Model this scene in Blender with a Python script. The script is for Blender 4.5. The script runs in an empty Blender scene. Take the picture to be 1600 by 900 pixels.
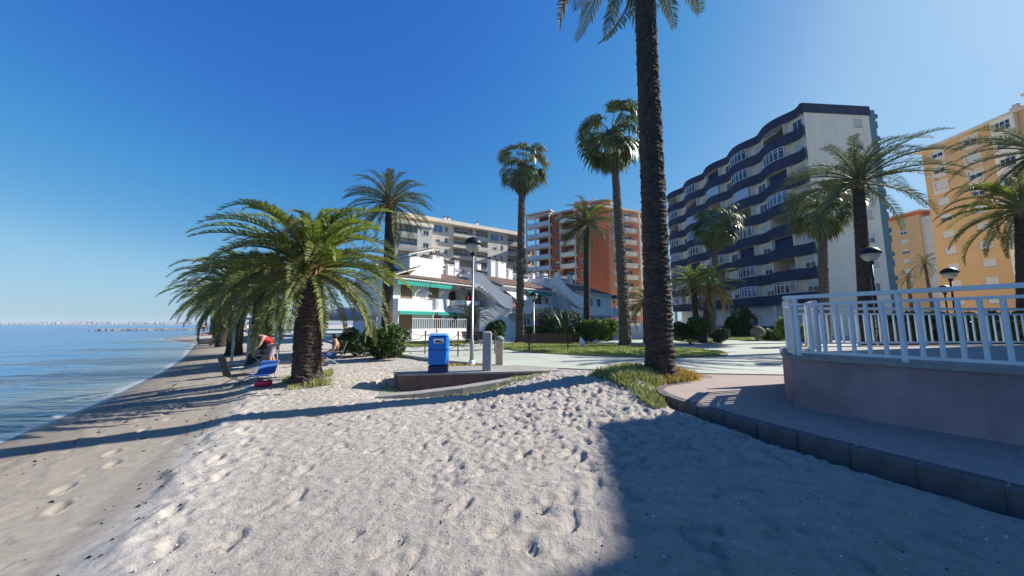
import bpy, math, random
import numpy as np
from mathutils import Matrix, Vector
R = math.radians
PI = math.pi
random.seed(7)
rng = np.random.default_rng(11)
scn = bpy.context.scene
col = scn.collection

# ------------------------------------------------------------------ camera, sky, sun, exposure
CAMZ = 1.95
PITCH = R(6.15)
FPX = 520.0                                   # focal length in pixels of a 1600 px wide frame
cam = bpy.data.objects.new('camera', bpy.data.cameras.new('camera'))
col.objects.link(cam)
cam.location = (0, 0, CAMZ)
cam.rotation_euler = (R(90) + PITCH, 0, 0)
cam.data.sensor_width = 36.0
cam.data.lens = 36.0 * FPX / 1600.0
cam.data.clip_start = 0.05
cam.data.clip_end = 30000
scn.camera = cam

SUN_EL = R(35.0)
SUN_AZ = math.atan2(0.279, 0.960)             # angle of the sun's heading from +X towards +Y
sunvec = Vector((math.cos(SUN_AZ) * math.cos(SUN_EL), math.sin(SUN_AZ) * math.cos(SUN_EL), math.sin(SUN_EL)))
sun = bpy.data.objects.new('sun', bpy.data.lights.new('sun', 'SUN'))
col.objects.link(sun)
sun.data.energy = 5.0
sun.data.angle = R(0.5)
sun.data.color = (1.0, 0.955, 0.89)
sun.rotation_euler = sunvec.to_track_quat('Z', 'Y').to_euler()

world = bpy.data.worlds.new('World')
scn.world = world
world.use_nodes = True
wn = world.node_tree
sky = wn.nodes.new('ShaderNodeTexSky')
sky.sky_type = 'NISHITA'
sky.sun_disc = False
sky.sun_elevation = SUN_EL
sky.sun_rotation = PI / 2 - SUN_AZ
sky.altitude = 0
sky.air_density = 1.0
sky.dust_density = 0.6
sky.ozone_density = 2.5
bg = wn.nodes['Background']
SKYS = 0.064
bg.inputs['Strength'].default_value = SKYS
# the camera's colour response to the clear sky: deeper blue overhead, paler at the horizon
sc1 = wn.nodes.new('ShaderNodeVectorMath'); sc1.operation = 'SCALE'; sc1.inputs['Scale'].default_value = 0.114/1.8
cv = wn.nodes.new('ShaderNodeRGBCurve')
sc2 = wn.nodes.new('ShaderNodeVectorMath'); sc2.operation = 'SCALE'; sc2.inputs['Scale'].default_value = 1/.114
for ci, pts in enumerate((((.095,.030),(.16,.062),(.235,.125),(.31,.21),(.40,.30),(.70,.41),(1.1,.50),(1.8,.68)),
                          ((.168,.165),(.28,.30),(.39,.395),(.55,.55),(.76,.63),(1.1,.74),(1.8,.88)),
                          ((.315,.58),(.617,.74),(.84,.86),(1.1,.93),(1.8,1.0)))):
    pts = [(a/1.8, b) for a, b in pts]
    c_ = cv.mapping.curves[ci]
    for p_ in pts[:-1]: c_.points.new(*p_)
    c_.points[len(c_.points)-1].location = pts[-1]
cv.mapping.update()
wn.links.new(sky.outputs['Color'], sc1.inputs[0]); wn.links.new(sc1.outputs[0], cv.inputs['Color'])
wn.links.new(cv.outputs['Color'], sc2.inputs[0]); wn.links.new(sc2.outputs[0], bg.inputs['Color'])
scn.view_settings.view_transform = 'Standard'
scn.view_settings.look = 'None'
scn.view_settings.exposure = 0.82
scn.view_settings.gamma = 1
scn.cycles.max_bounces = 6
scn.cycles.transparent_max_bounces = 6

# ------------------------------------------------------------------ helpers
def G(u, v, z):
    """ground point at height z seen at pixel (u, v) of the 1600x900 photograph"""
    dx = (u - 800) / FPX; dz = -(v - 450) / FPX
    Y = math.cos(PITCH) - math.sin(PITCH) * dz; Z = math.sin(PITCH) + math.cos(PITCH) * dz
    t = (z - CAMZ) / Z
    return (dx * t, Y * t)

def DY(u, v, y):
    """point at depth y seen at pixel (u, v)"""
    dx = (u - 800) / FPX; dz = -(v - 450) / FPX
    Y = math.cos(PITCH) - math.sin(PITCH) * dz; Z = math.sin(PITCH) + math.cos(PITCH) * dz
    t = y / Y
    return (dx * t, y, CAMZ + Z * t)

MATS = {}
def mat(name, base, rough=.8, var=.12, scale=3.0, bump=0.0, bscale=30.0, metal=0.0, spec=.3,
        streak=0.0, second=None, trans=0.0, detail=5.0, world=False):
    if name in MATS: return MATS[name]
    m = bpy.data.materials.new(name); m.use_nodes = True
    nt = m.node_tree; N = nt.nodes; Lk = nt.links
    b = N['Principled BSDF']
    b.inputs['Roughness'].default_value = rough
    b.inputs['Metallic'].default_value = metal
    b.inputs['Specular IOR Level'].default_value = spec
    if world:
        co = N.new('ShaderNodeNewGeometry').outputs['Position']
    else:
        co = N.new('ShaderNodeTexCoord').outputs['Object']
    nz = N.new('ShaderNodeTexNoise'); nz.inputs['Scale'].default_value = scale
    nz.inputs['Detail'].default_value = detail; nz.inputs['Roughness'].default_value = .6
    Lk.new(co, nz.inputs['Vector'])
    mr = N.new('ShaderNodeMapRange')
    mr.inputs['From Min'].default_value = .3; mr.inputs['From Max'].default_value = .7
    Lk.new(nz.outputs['Fac'], mr.inputs['Value'])
    mx = N.new('ShaderNodeMix'); mx.data_type = 'RGBA'
    c2 = second if second else tuple(c * (1 - var * 2) for c in base)
    c1 = base if second else tuple(min(1, c * (1 + var * .5)) for c in base)
    mx.inputs['A'].default_value = (*c1, 1); mx.inputs['B'].default_value = (*c2, 1)
    Lk.new(mr.outputs['Result'], mx.inputs['Factor'])
    out = mx.outputs['Result']
    if streak > 0:
        mp = N.new('ShaderNodeMapping'); mp.inputs['Scale'].default_value = (1.6, 1.6, .12)
        Lk.new(co, mp.inputs['Vector'])
        n2 = N.new('ShaderNodeTexNoise'); n2.inputs['Scale'].default_value = 1.3; n2.inputs['Detail'].default_value = 6
        Lk.new(mp.outputs['Vector'], n2.inputs['Vector'])
        r2 = N.new('ShaderNodeMapRange'); r2.inputs['From Min'].default_value = .5; r2.inputs['From Max'].default_value = .75
        r2.inputs['To Max'].default_value = streak
        Lk.new(n2.outputs['Fac'], r2.inputs['Value'])
        m2 = N.new('ShaderNodeMix'); m2.data_type = 'RGBA'
        Lk.new(out, m2.inputs['A']); m2.inputs['B'].default_value = (.16, .14, .12, 1)
        Lk.new(r2.outputs['Result'], m2.inputs['Factor'])
        out = m2.outputs['Result']
    Lk.new(out, b.inputs['Base Color'])
    if bump > 0:
        n3 = N.new('ShaderNodeTexNoise'); n3.inputs['Scale'].default_value = bscale; n3.inputs['Detail'].default_value = 6
        Lk.new(co, n3.inputs['Vector'])
        bp = N.new('ShaderNodeBump'); bp.inputs['Strength'].default_value = bump; bp.inputs['Distance'].default_value = .02
        Lk.new(n3.outputs['Fac'], bp.inputs['Height']); Lk.new(bp.outputs['Normal'], b.inputs['Normal'])
    if trans > 0:
        tr = N.new('ShaderNodeBsdfTranslucent'); Lk.new(out, tr.inputs['Color'])
        ms = N.new('ShaderNodeMixShader'); ms.inputs['Fac'].default_value = trans
        Lk.new(b.outputs['BSDF'], ms.inputs[1]); Lk.new(tr.outputs['BSDF'], ms.inputs[2])
        Lk.new(ms.outputs['Shader'], N['Material Output'].inputs['Surface'])
    MATS[name] = m
    return m

def glass(name, base, rough=.08):
    if name in MATS: return MATS[name]
    m = mat(name, base, rough=rough, var=.25, scale=1.2, spec=.9)
    return m

class MB:
    def __init__(s): s.v = []; s.f = []; s.M = None
    def add(s, vs, fs):
        n = len(s.v)
        if s.M is not None: vs = [tuple(s.M @ Vector(p)) for p in vs]
        s.v += [tuple(p) for p in vs]; s.f += [tuple(i + n for i in f) for f in fs]
    def box(s, x0, x1, y0, y1, z0, z1):
        if x1 < x0: x0, x1 = x1, x0
        if y1 < y0: y0, y1 = y1, y0
        if z1 < z0: z0, z1 = z1, z0
        s.add([(x0,y0,z0),(x1,y0,z0),(x1,y1,z0),(x0,y1,z0),(x0,y0,z1),(x1,y0,z1),(x1,y1,z1),(x0,y1,z1)],
              [(0,3,2,1),(4,5,6,7),(0,1,5,4),(1,2,6,5),(2,3,7,6),(3,0,4,7)])
        return s
    def bevbox(s, x0, x1, y0, y1, z0, z1, b=.02):
        # a box with its four vertical edges and its top edge chamfered
        p = [(x0+b,y0),(x1-b,y0),(x1,y0+b),(x1,y1-b),(x1-b,y1),(x0+b,y1),(x0,y1-b),(x0,y0+b)]
        cx, cy = (x0+x1)/2, (y0+y1)/2
        vs = [(x,y,z0) for x,y in p] + [(x,y,z1-b) for x,y in p] + [(x+(b if x<cx else -b), y+(b if y<cy else -b), z1) for x,y in p]
        fs = [tuple(range(7,-1,-1)), tuple(range(16,24))]
        for i in range(8):
            j = (i+1) % 8
            fs += [(i,j,j+8,i+8),(i+8,j+8,j+16,i+16)]
        s.add(vs, fs); return s
    def prism(s, poly, z0, z1):
        n = len(poly)
        a = sum(poly[i][0]*poly[(i+1)%n][1]-poly[(i+1)%n][0]*poly[i][1] for i in range(n))
        if a < 0: poly = poly[::-1]
        vs = [(x,y,z0) for x,y in poly] + [(x,y,z1) for x,y in poly]
        fs = [tuple(range(n-1,-1,-1)), tuple(range(n,2*n))] + [(i,(i+1)%n,n+(i+1)%n,n+i) for i in range(n)]
        s.add(vs, fs); return s
    def xprism(s, poly, y0, y1):
        """polygon in x,z extruded along y"""
        n = len(poly)
        vs = [(x,y0,z) for x,z in poly] + [(x,y1,z) for x,z in poly]
        fs = [tuple(range(n)), tuple(range(2*n-1,n-1,-1))] + [(n+i,n+(i+1)%n,(i+1)%n,i) for i in range(n)]
        s.add(vs, fs); return s
    def tube(s, pts, rad, n=8, cap=True):
        pts = [Vector(p) for p in pts]
        if not hasattr(rad, '__len__'): rad = [rad]*len(pts)
        vs = []; fs = []
        up = Vector((0,0,1))
        for i, p in enumerate(pts):
            a = pts[max(i-1,0)]; b = pts[min(i+1,len(pts)-1)]
            t = (b-a).normalized()
            ref = up if abs(t.z) < .95 else Vector((1,0,0))
            u_ = t.cross(ref).normalized(); w = t.cross(u_).normalized()
            for k in range(n):
                an = 2*PI*k/n
                vs.append(tuple(p + (u_*math.cos(an) + w*math.sin(an))*rad[i]))
        for i in range(len(pts)-1):
            for k in range(n):
                k2 = (k+1)%n
                fs.append((i*n+k, i*n+k2, (i+1)*n+k2, (i+1)*n+k))
        if cap:
            fs.append(tuple(range(n))); fs.append(tuple(range(len(pts)*n-1, (len(pts)-1)*n-1, -1)))
        s.add(vs, fs); return s
    def lathe(s, prof, n=20, cx=0, cy=0):
        vs = []; fs = []
        for r, z in prof:
            for k in range(n):
                a = 2*PI*k/n; vs.append((cx+r*math.cos(a), cy+r*math.sin(a), z))
        for i in range(len(prof)-1):
            for k in range(n):
                k2 = (k+1)%n; fs.append((i*n+k, i*n+k2, (i+1)*n+k2, (i+1)*n+k))
        fs.append(tuple(range(n-1,-1,-1))); fs.append(tuple(range((len(prof)-1)*n, len(prof)*n)))
        s.add(vs, fs); return s
    def mesh(s, name, m, smooth=False):
        me = bpy.data.meshes.new(name); me.from_pydata(s.v, [], s.f); me.update()
        me.materials.append(m)
        if smooth: me.shade_smooth()
        return me
    def build(s, name, m, parent=None, smooth=False, loc=None, rz=0):
        return put(name, s.mesh(name, m, smooth), parent, loc, rz)

def put(name, me, parent=None, loc=None, rz=0, M=None):
    o = bpy.data.objects.new(name, me); col.objects.link(o)
    if parent: o.parent = parent
    if M is not None: o.matrix_local = M
    else:
        if loc: o.location = loc
        if rz: o.rotation_euler = (0,0,rz)
    return o

def tag(o, label=None, cat=None, group=None, kind=None):
    if label: o['label'] = label
    if cat: o['category'] = cat
    if group: o['group'] = group
    if kind: o['kind'] = kind
    return o

def thing(name, label, cat, loc=(0,0,0), rz=0, group=None):
    o = bpy.data.objects.new(name, None); col.objects.link(o)
    o.empty_display_size = .2
    o.location = loc; o.rotation_euler = (0,0,rz)
    return tag(o, label, cat, group)

def struct(o, label=None):
    o['kind'] = 'structure'
    if label: o['label'] = label
    return o

def copy_tree(o, parent=None):
    c = o.copy(); col.objects.link(c)
    if parent: c.parent = parent; c.matrix_parent_inverse = o.matrix_parent_inverse
    for ch in list(o.children): copy_tree(ch, c)
    return c

def npmesh(name, V, F, m, smooth=False):
    """V (n,3) array, F (m,4) or (m,3) array"""
    me = bpy.data.meshes.new(name)
    V = np.asarray(V, dtype=np.float32); F = np.asarray(F, dtype=np.int32)
    k = F.shape[1]
    me.vertices.add(len(V)); me.vertices.foreach_set('co', V.ravel())
    me.loops.add(F.size); me.loops.foreach_set('vertex_index', F.ravel())
    me.polygons.add(len(F)); me.polygons.foreach_set('loop_start', np.arange(0, F.size, k, dtype=np.int32))
    me.polygons.foreach_set('loop_total', np.full(len(F), k, dtype=np.int32))
    me.update(calc_edges=True)
    if smooth: me.shade_smooth()
    me.materials.append(m)
    return me

# ------------------------------------------------------------------ materials
def sand_material():
    m = bpy.data.materials.new('sand'); m.use_nodes = True
    nt = m.node_tree; N = nt.nodes; L = nt.links
    b = N['Principled BSDF']; b.inputs['Specular IOR Level'].default_value = .15
    at = N.new('ShaderNodeAttribute'); at.attribute_name = 'inland'
    co = N.new('ShaderNodeNewGeometry').outputs['Position']
    n0 = N.new('ShaderNodeTexNoise'); n0.inputs['Scale'].default_value = 1.4; n0.inputs['Detail'].default_value = 5
    L.new(co, n0.inputs['Vector'])
    ad = N.new('ShaderNodeMath'); ad.operation = 'MULTIPLY_ADD'; ad.inputs[1].default_value = .8
    L.new(n0.outputs['Fac'], ad.inputs[0]); L.new(at.outputs['Fac'], ad.inputs[2])
    rp = N.new('ShaderNodeValToRGB'); e = rp.color_ramp.elements
    e[0].position = 0.0; e[0].color = (.10, .085, .065, 1)
    e[1].position = .9; e[1].color = (.46, .415, .365, 1)
    for p, c in ((.05,(.11,.095,.075)),(.10,(.21,.175,.135)),(.20,(.27,.23,.18)),(.33,(.285,.245,.195)),(.365,(.325,.295,.26)),(.6,(.355,.318,.28))):
        q = e.new(p); q.color = (*[w*f for w, f in zip(c, (1.34,1.34,1.33) if p > .35 else (1.12,1.14,1.16))], 1)
    mr = N.new('ShaderNodeMapRange'); mr.inputs['From Min'].default_value = -.2; mr.inputs['From Max'].default_value = 10
    L.new(ad.outputs[0], mr.inputs['Value']); L.new(mr.outputs['Result'], rp.inputs['Fac'])
    n1 = N.new('ShaderNodeTexNoise'); n1.inputs['Scale'].default_value = 9; n1.inputs['Detail'].default_value = 8; n1.inputs['Roughness'].default_value = .7
    L.new(co, n1.inputs['Vector'])
    r1 = N.new('ShaderNodeMapRange'); r1.inputs['From Min'].default_value = .3; r1.inputs['From Max'].default_value = .7
    r1.inputs['To Min'].default_value = .80; r1.inputs['To Max'].default_value = 1.14
    L.new(n1.outputs['Fac'], r1.inputs['Value'])
    mu = N.new('ShaderNodeVectorMath'); mu.operation = 'SCALE'
    L.new(rp.outputs['Color'], mu.inputs[0]); L.new(r1.outputs['Result'], mu.inputs['Scale'])
    # flecks: broken shell (pale) and dried weed (dark)
    vo = N.new('ShaderNodeTexVoronoi'); vo.inputs['Scale'].default_value = 13
    L.new(co, vo.inputs['Vector'])
    lt = N.new('ShaderNodeMath'); lt.operation = 'LESS_THAN'; lt.inputs[1].default_value = .07
    L.new(vo.outputs['Distance'], lt.inputs[0])
    sp = N.new('ShaderNodeSeparateColor'); L.new(vo.outputs['Color'], sp.inputs[0])
    gt = N.new('ShaderNodeMath'); gt.operation = 'GREATER_THAN'; gt.inputs[1].default_value = .8
    L.new(sp.outputs[0], gt.inputs[0])
    mm = N.new('ShaderNodeMath'); mm.operation = 'MULTIPLY'; L.new(lt.outputs[0], mm.inputs[0]); L.new(gt.outputs[0], mm.inputs[1])
    cr = N.new('ShaderNodeValToRGB'); cr.color_ramp.interpolation = 'CONSTANT'
    cr.color_ramp.elements[0].color = (.09,.07,.05,1); cr.color_ramp.elements[1].color = (.6,.58,.54,1); cr.color_ramp.elements[1].position = .55
    L.new(sp.outputs[1], cr.inputs['Fac'])
    mx = N.new('ShaderNodeMix'); mx.data_type = 'RGBA'
    L.new(mm.outputs[0], mx.inputs['Factor']); L.new(mu.outputs[0], mx.inputs['A']); L.new(cr.outputs['Color'], mx.inputs['B'])
    L.new(mx.outputs['Result'], b.inputs['Base Color'])
    rr = N.new('ShaderNodeMapRange'); rr.inputs['From Min'].default_value = .3; rr.inputs['From Max'].default_value = 1.3
    rr.inputs['To Min'].default_value = .3; rr.inputs['To Max'].default_value = .95
    L.new(ad.outputs[0], rr.inputs['Value']); L.new(rr.outputs['Result'], b.inputs['Roughness'])
    n2 = N.new('ShaderNodeTexNoise'); n2.inputs['Scale'].default_value = 55; n2.inputs['Detail'].default_value = 8; n2.inputs['Roughness'].default_value = .75
    L.new(co, n2.inputs['Vector'])
    n3 = N.new('ShaderNodeTexNoise'); n3.inputs['Scale'].default_value = 11; n3.inputs['Detail'].default_value = 6
    L.new(co, n3.inputs['Vector'])
    r3 = N.new('ShaderNodeMapRange'); r3.inputs['From Min'].default_value = 2.8; r3.inputs['From Max'].default_value = 4
    r3.inputs['To Min'].default_value = .2; r3.inputs['To Max'].default_value = 1.0
    L.new(at.outputs['Fac'], r3.inputs['Value'])
    s3 = N.new('ShaderNodeMath'); s3.operation = 'MULTIPLY_ADD'; s3.inputs[1].default_value = 2.2
    L.new(n3.outputs['Fac'], s3.inputs[0]); L.new(n2.outputs['Fac'], s3.inputs[2])
    bp = N.new('ShaderNodeBump'); bp.inputs['Distance'].default_value = .03
    L.new(r3.outputs['Result'], bp.inputs['Strength']); L.new(s3.outputs[0], bp.inputs['Height'])
    L.new(bp.outputs['Normal'], b.inputs['Normal'])
    return m

def water_material():
    m = bpy.data.materials.new('water'); m.use_nodes = True
    nt = m.node_tree; N = nt.nodes; L = nt.links
    b = N['Principled BSDF']; b.inputs['Roughness'].default_value = .12; b.inputs['IOR'].default_value = 1.33
    b.inputs['Specular IOR Level'].default_value = .5
    at = N.new('ShaderNodeAttribute'); at.attribute_name = 'offshore'
    co = N.new('ShaderNodeNewGeometry').outputs['Position']
    n0 = N.new('ShaderNodeTexNoise'); n0.inputs['Scale'].default_value = .12; n0.inputs['Detail'].default_value = 4
    mp0 = N.new('ShaderNodeMapping'); mp0.inputs['Rotation'].default_value = (0,0,R(20)); mp0.inputs['Scale'].default_value = (.35,1.6,1)
    L.new(co, mp0.inputs['Vector']); L.new(mp0.outputs['Vector'], n0.inputs['Vector'])
    ad = N.new('ShaderNodeMath'); ad.operation = 'MULTIPLY_ADD'
    L.new(n0.outputs['Fac'], ad.inputs[0]); ad.inputs[1].default_value = 5.0; L.new(at.outputs['Fac'], ad.inputs[2])
    rp = N.new('ShaderNodeValToRGB'); e = rp.color_ramp.elements
    e[0].position = .06; e[0].color = (.22,.20,.15,1)
    e[1].position = 1; e[1].color = (.003,.085,.27,1)
    for p, c in ((.12,(.08,.13,.15)),(.22,(.012,.12,.26)),(.5,(.005,.11,.29))):
        q = e.new(p); q.color = (*c, 1)
    mr = N.new('ShaderNodeMapRange'); mr.inputs['From Max'].default_value = 30
    L.new(ad.outputs[0], mr.inputs['Value']); L.new(mr.outputs['Result'], rp.inputs['Fac'])
    fn_ = N.new('ShaderNodeTexNoise'); fn_.inputs['Scale'].default_value = 1.7; fn_.inputs['Detail'].default_value = 4; L.new(co, fn_.inputs['Vector'])
    fa = N.new('ShaderNodeMath'); fa.operation = 'MULTIPLY_ADD'; fa.inputs[1].default_value = -.42
    L.new(fn_.outputs['Fac'], fa.inputs[0]); L.new(at.outputs['Fac'], fa.inputs[2])
    fm_ = N.new('ShaderNodeMapRange'); fm_.inputs['From Min'].default_value = -.10; fm_.inputs['From Max'].default_value = .06
    fm_.inputs['To Min'].default_value = .75; fm_.inputs['To Max'].default_value = 0
    L.new(fa.outputs[0], fm_.inputs['Value'])
    fx = N.new('ShaderNodeMix'); fx.data_type = 'RGBA'; fx.inputs['B'].default_value = (.42,.42,.40,1)
    L.new(fm_.outputs['Result'], fx.inputs['Factor']); L.new(rp.outputs['Color'], fx.inputs['A']); L.new(fx.outputs['Result'], b.inputs['Base Color'])
    mp = N.new('ShaderNodeMapping'); mp.inputs['Rotation'].default_value = (0,0,R(-8)); mp.inputs['Scale'].default_value = (.55,2.2,1)
    L.new(co, mp.inputs['Vector'])
    n1 = N.new('ShaderNodeTexNoise'); n1.inputs['Scale'].default_value = 1.3; n1.inputs['Detail'].default_value = 5; n1.inputs['Distortion'].default_value = .6
    L.new(mp.outputs['Vector'], n1.inputs['Vector'])
    n2 = N.new('ShaderNodeTexNoise'); n2.inputs['Scale'].default_value = .16; n2.inputs['Detail'].default_value = 5
    L.new(mp.outputs['Vector'], n2.inputs['Vector'])
    a2 = N.new('ShaderNodeMath'); a2.operation = 'MULTIPLY_ADD'; a2.inputs[1].default_value = 3
    L.new(n2.outputs['Fac'], a2.inputs[0]); L.new(n1.outputs['Fac'], a2.inputs[2])
    bp = N.new('ShaderNodeBump'); bp.inputs['Strength'].default_value = .8; bp.inputs['Distance'].default_value = .16
    L.new(a2.outputs[0], bp.inputs['Height']); L.new(bp.outputs['Normal'], b.inputs['Normal'])
    return m

def paver_material():
    m = mat('pavers', (.36,.29,.25), rough=.85, var=.10, scale=14, world=True)
    nt = m.node_tree; N = nt.nodes; L = nt.links; b = N['Principled BSDF']
    br = N.new('ShaderNodeTexBrick'); br.inputs['Scale'].default_value = 1.0
    br.inputs['Brick Width'].default_value = .2; br.inputs['Row Height'].default_value = .1; br.inputs['Mortar Size'].default_value = .006
    br.inputs['Color1'].default_value = (.38,.30,.26,1); br.inputs['Color2'].default_value = (.30,.235,.20,1); br.inputs['Mortar'].default_value = (.22,.2,.18,1)
    co = N.new('ShaderNodeNewGeometry').outputs['Position']
    mp = N.new('ShaderNodeMapping'); mp.inputs['Rotation'].default_value = (0,0,R(58)); L.new(co, mp.inputs['Vector'])
    L.new(mp.outputs['Vector'], br.inputs['Vector'])
    src = b.inputs['Base Color'].links[0].from_socket
    mx = N.new('ShaderNodeMix'); mx.data_type = 'RGBA'; mx.inputs['Factor'].default_value = .6
    L.new(src, mx.inputs['A']); L.new(br.outputs['Color'], mx.inputs['B']); L.new(mx.outputs['Result'], b.inputs['Base Color'])
    bp = N.new('ShaderNodeBump'); bp.inputs['Strength'].default_value = .5; bp.inputs['Distance'].default_value = .006; bp.invert = True
    L.new(br.outputs['Fac'], bp.inputs['Height']); L.new(bp.outputs['Normal'], b.inputs['Normal'])
    return m

M_SAND = sand_material()
M_WATER = water_material()
M_PAVER = paver_material()
M_PLAZA = mat('plaza_concrete', (.43,.455,.375), rough=.85, var=.07, scale=.6, bump=.15, bscale=60, world=True)
def plaza_joints():
    nt = M_PLAZA.node_tree; N = nt.nodes; L = nt.links; b = N['Principled BSDF']
    co = N.new('ShaderNodeNewGeometry').outputs['Position']
    mp = N.new('ShaderNodeMapping'); mp.inputs['Rotation'].default_value = (0,0,R(-22)); L.new(co, mp.inputs['Vector'])
    br = N.new('ShaderNodeTexBrick'); br.offset = 0; br.inputs['Scale'].default_value = 1; br.inputs['Brick Width'].default_value = 3; br.inputs['Row Height'].default_value = 3
    br.inputs['Mortar Size'].default_value = .012; L.new(mp.outputs['Vector'], br.inputs['Vector'])
    n = N.new('ShaderNodeTexNoise'); n.inputs['Scale'].default_value = .35; n.inputs['Detail'].default_value = 7; L.new(co, n.inputs['Vector'])
    r = N.new('ShaderNodeMapRange'); r.inputs['From Min'].default_value = .4; r.inputs['From Max'].default_value = .7; r.inputs['To Min'].default_value = 0; r.inputs['To Max'].default_value = .35
    L.new(n.outputs['Fac'], r.inputs['Value'])
    src = b.inputs['Base Color'].links[0].from_socket
    m1 = N.new('ShaderNodeMix'); m1.data_type = 'RGBA'; m1.inputs['B'].default_value = (.34,.31,.25,1); L.new(src, m1.inputs['A']); L.new(r.outputs['Result'], m1.inputs['Factor'])
    m2 = N.new('ShaderNodeMix'); m2.data_type = 'RGBA'; m2.inputs['B'].default_value = (.2,.2,.17,1); L.new(m1.outputs['Result'], m2.inputs['A']); L.new(br.outputs['Fac'], m2.inputs['Factor'])
    L.new(m2.outputs['Result'], b.inputs['Base Color'])
plaza_joints()
M_STONE = mat('kerb_stone', (.15,.13,.13), rough=.9, var=.2, scale=6, bump=.5, bscale=35)
M_MORTAR = mat('mortar', (.27,.24,.22), rough=.95, var=.1, scale=9)
M_CONC = mat('concrete', (.33,.31,.28), rough=.9, var=.12, scale=5, bump=.3, bscale=40, streak=.2)
M_CONCD = mat('stained_concrete', (.16,.10,.085), rough=.9, var=.2, scale=3, bump=.4, bscale=25, streak=.3)
M_ROSE = mat('rose_render', (.46,.31,.30), rough=.9, var=.1, scale=.9, second=(.24,.165,.17), bump=.6, bscale=14, streak=.55)
M_RAIL = mat('white_rail_paint', (.78,.78,.77), rough=.42, var=.06, scale=3, spec=.4, streak=.22, bump=.12, bscale=30)
M_WHITE = mat('white_render', (.72,.715,.70), rough=.85, var=.035, scale=2.0, bump=.2, bscale=12, streak=.10)
M_TILE = mat('roof_tile', (.24,.155,.115), rough=.9, second=(.12,.09,.075), scale=2.4, bump=.3, bscale=20)
M_GREEN = mat('green_awning', (.03,.36,.27), rough=.8, var=.1, scale=4)
M_WOOD = mat('shutter_wood', (.30,.19,.11), rough=.7, var=.12, scale=9)
M_DWOOD = mat('dark_wood', (.05,.032,.028), rough=.6, var=.2, scale=5)
M_GLASS = glass('window_glass', (.025,.035,.05))
M_BGLASS = glass('blue_glass', (.07,.16,.34), rough=.15)
M_PGLASS = mat('pale_awning_cloth', (.45,.55,.66), rough=.4, var=.06)
M_FRAME = mat('white_frame', (.76,.77,.78), rough=.45, var=.03)
M_BLIND = mat('roller_blind', (.60,.58,.53), rough=.7, var=.05, scale=2)
M_NAVY = mat('navy_render', (.040,.052,.092), rough=.8, var=.12, scale=.8, streak=.15)
M_CREAM = mat('cream_render', (.84,.72,.56), rough=.85, var=.05, scale=.5, streak=.10)
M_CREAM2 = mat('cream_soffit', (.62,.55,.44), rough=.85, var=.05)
M_LOGG = mat('loggia_shade_render', (.50,.42,.32), rough=.9, var=.08)  # darker copy of the cream render; recess shade put into the colour
M_TEAL = mat('teal_render', (.13,.22,.24), rough=.8, var=.08)
M_ORANGE = mat('orange_render', (.62,.385,.18), rough=.85, var=.05, scale=.4, streak=.08)
M_SAND2 = mat('cornice_render', (.66,.56,.44), rough=.85, var=.05)
M_BRICK = mat('red_render', (.52,.13,.055), rough=.85, var=.08, scale=.5, streak=.1)
M_PINK = mat('salmon_render', (.60,.27,.17), rough=.85, var=.06, scale=.5)
M_BEIGE = mat('beige_render', (.60,.54,.46), rough=.85, var=.06, scale=.5, streak=.12)
M_BEIGE2 = mat('grey_beige', (.40,.37,.33), rough=.85, var=.08, scale=.5)
M_IRON = mat('black_iron', (.025,.025,.028), rough=.45, var=.1, metal=.3)
M_STEEL = mat('galvanised_steel', (.42,.43,.44), rough=.4, var=.08, metal=.7)
M_RUST = mat('rusty_steel', (.16,.11,.08), rough=.7, var=.3, scale=12)
M_BLUE = mat('blue_plastic', (.0,.17,.62), rough=.42, var=.05, scale=4, spec=.4)
M_BLUED = mat('dark_blue_and_bin_shade', (.012,.035,.12), rough=.5, var=.1)  # dark blue; on the bin's foot it paints shade
M_BLACK = mat('black_plastic', (.02,.02,.022), rough=.5, var=.1)
M_SIGNW = mat('sign_white', (.8,.8,.8), rough=.5, var=.02)
M_TRUNK = mat('palm_trunk', (.10,.075,.062), rough=.95, second=(.035,.027,.024), scale=7, bump=.8, bscale=30)
M_TRUNKG = mat('fan_palm_trunk', (.17,.14,.115), rough=.95, second=(.08,.065,.055), scale=4, bump=.6, bscale=25)
M_BOOT = mat('palm_leaf_base', (.30,.20,.11), rough=.9, var=.25, scale=9)
M_FRG = mat('canary_frond', (.27,.28,.09), rough=.6, second=(.12,.145,.045), scale=1.5, spec=.35, trans=.28)
M_FRY = mat('young_frond', (.30,.36,.06), rough=.5, second=(.19,.25,.045), scale=1.5, spec=.35, trans=.3)
M_FRD = mat('date_frond', (.18,.20,.09), rough=.7, second=(.08,.10,.045), scale=1.5, spec=.35, trans=.2)
M_FRO = mat('dry_frond', (.34,.24,.10), rough=.8, second=(.20,.16,.06), scale=2, trans=.2)
M_FAN = mat('fan_leaf', (.20,.23,.085), rough=.42, second=(.09,.115,.04), scale=3, spec=.4, trans=.2)
M_FAND = mat('dead_fan_leaf', (.42,.34,.25), rough=.9, second=(.17,.13,.09), scale=3, trans=.15)
M_RACH = mat('frond_stalk', (.30,.30,.12), rough=.6, var=.15, scale=4)
M_LEAF = mat('shrub_leaf', (.07,.125,.025), rough=.5, second=(.035,.065,.015), scale=2.5, spec=.35, trans=.2)
M_LEAFL = mat('sunlit_shrub_leaf', (.17,.25,.04), rough=.5, second=(.09,.15,.025), scale=2.5, spec=.3, trans=.25)  # lighter copy of the shrub leaf; sunlight put into the colour
M_LEAFG = mat('grey_green_leaf', (.11,.145,.08), rough=.6, second=(.06,.08,.045), scale=2.5, trans=.15)
M_AGAVE = mat('agave_leaf', (.07,.12,.06), rough=.45, second=(.04,.07,.035), scale=2)
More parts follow.
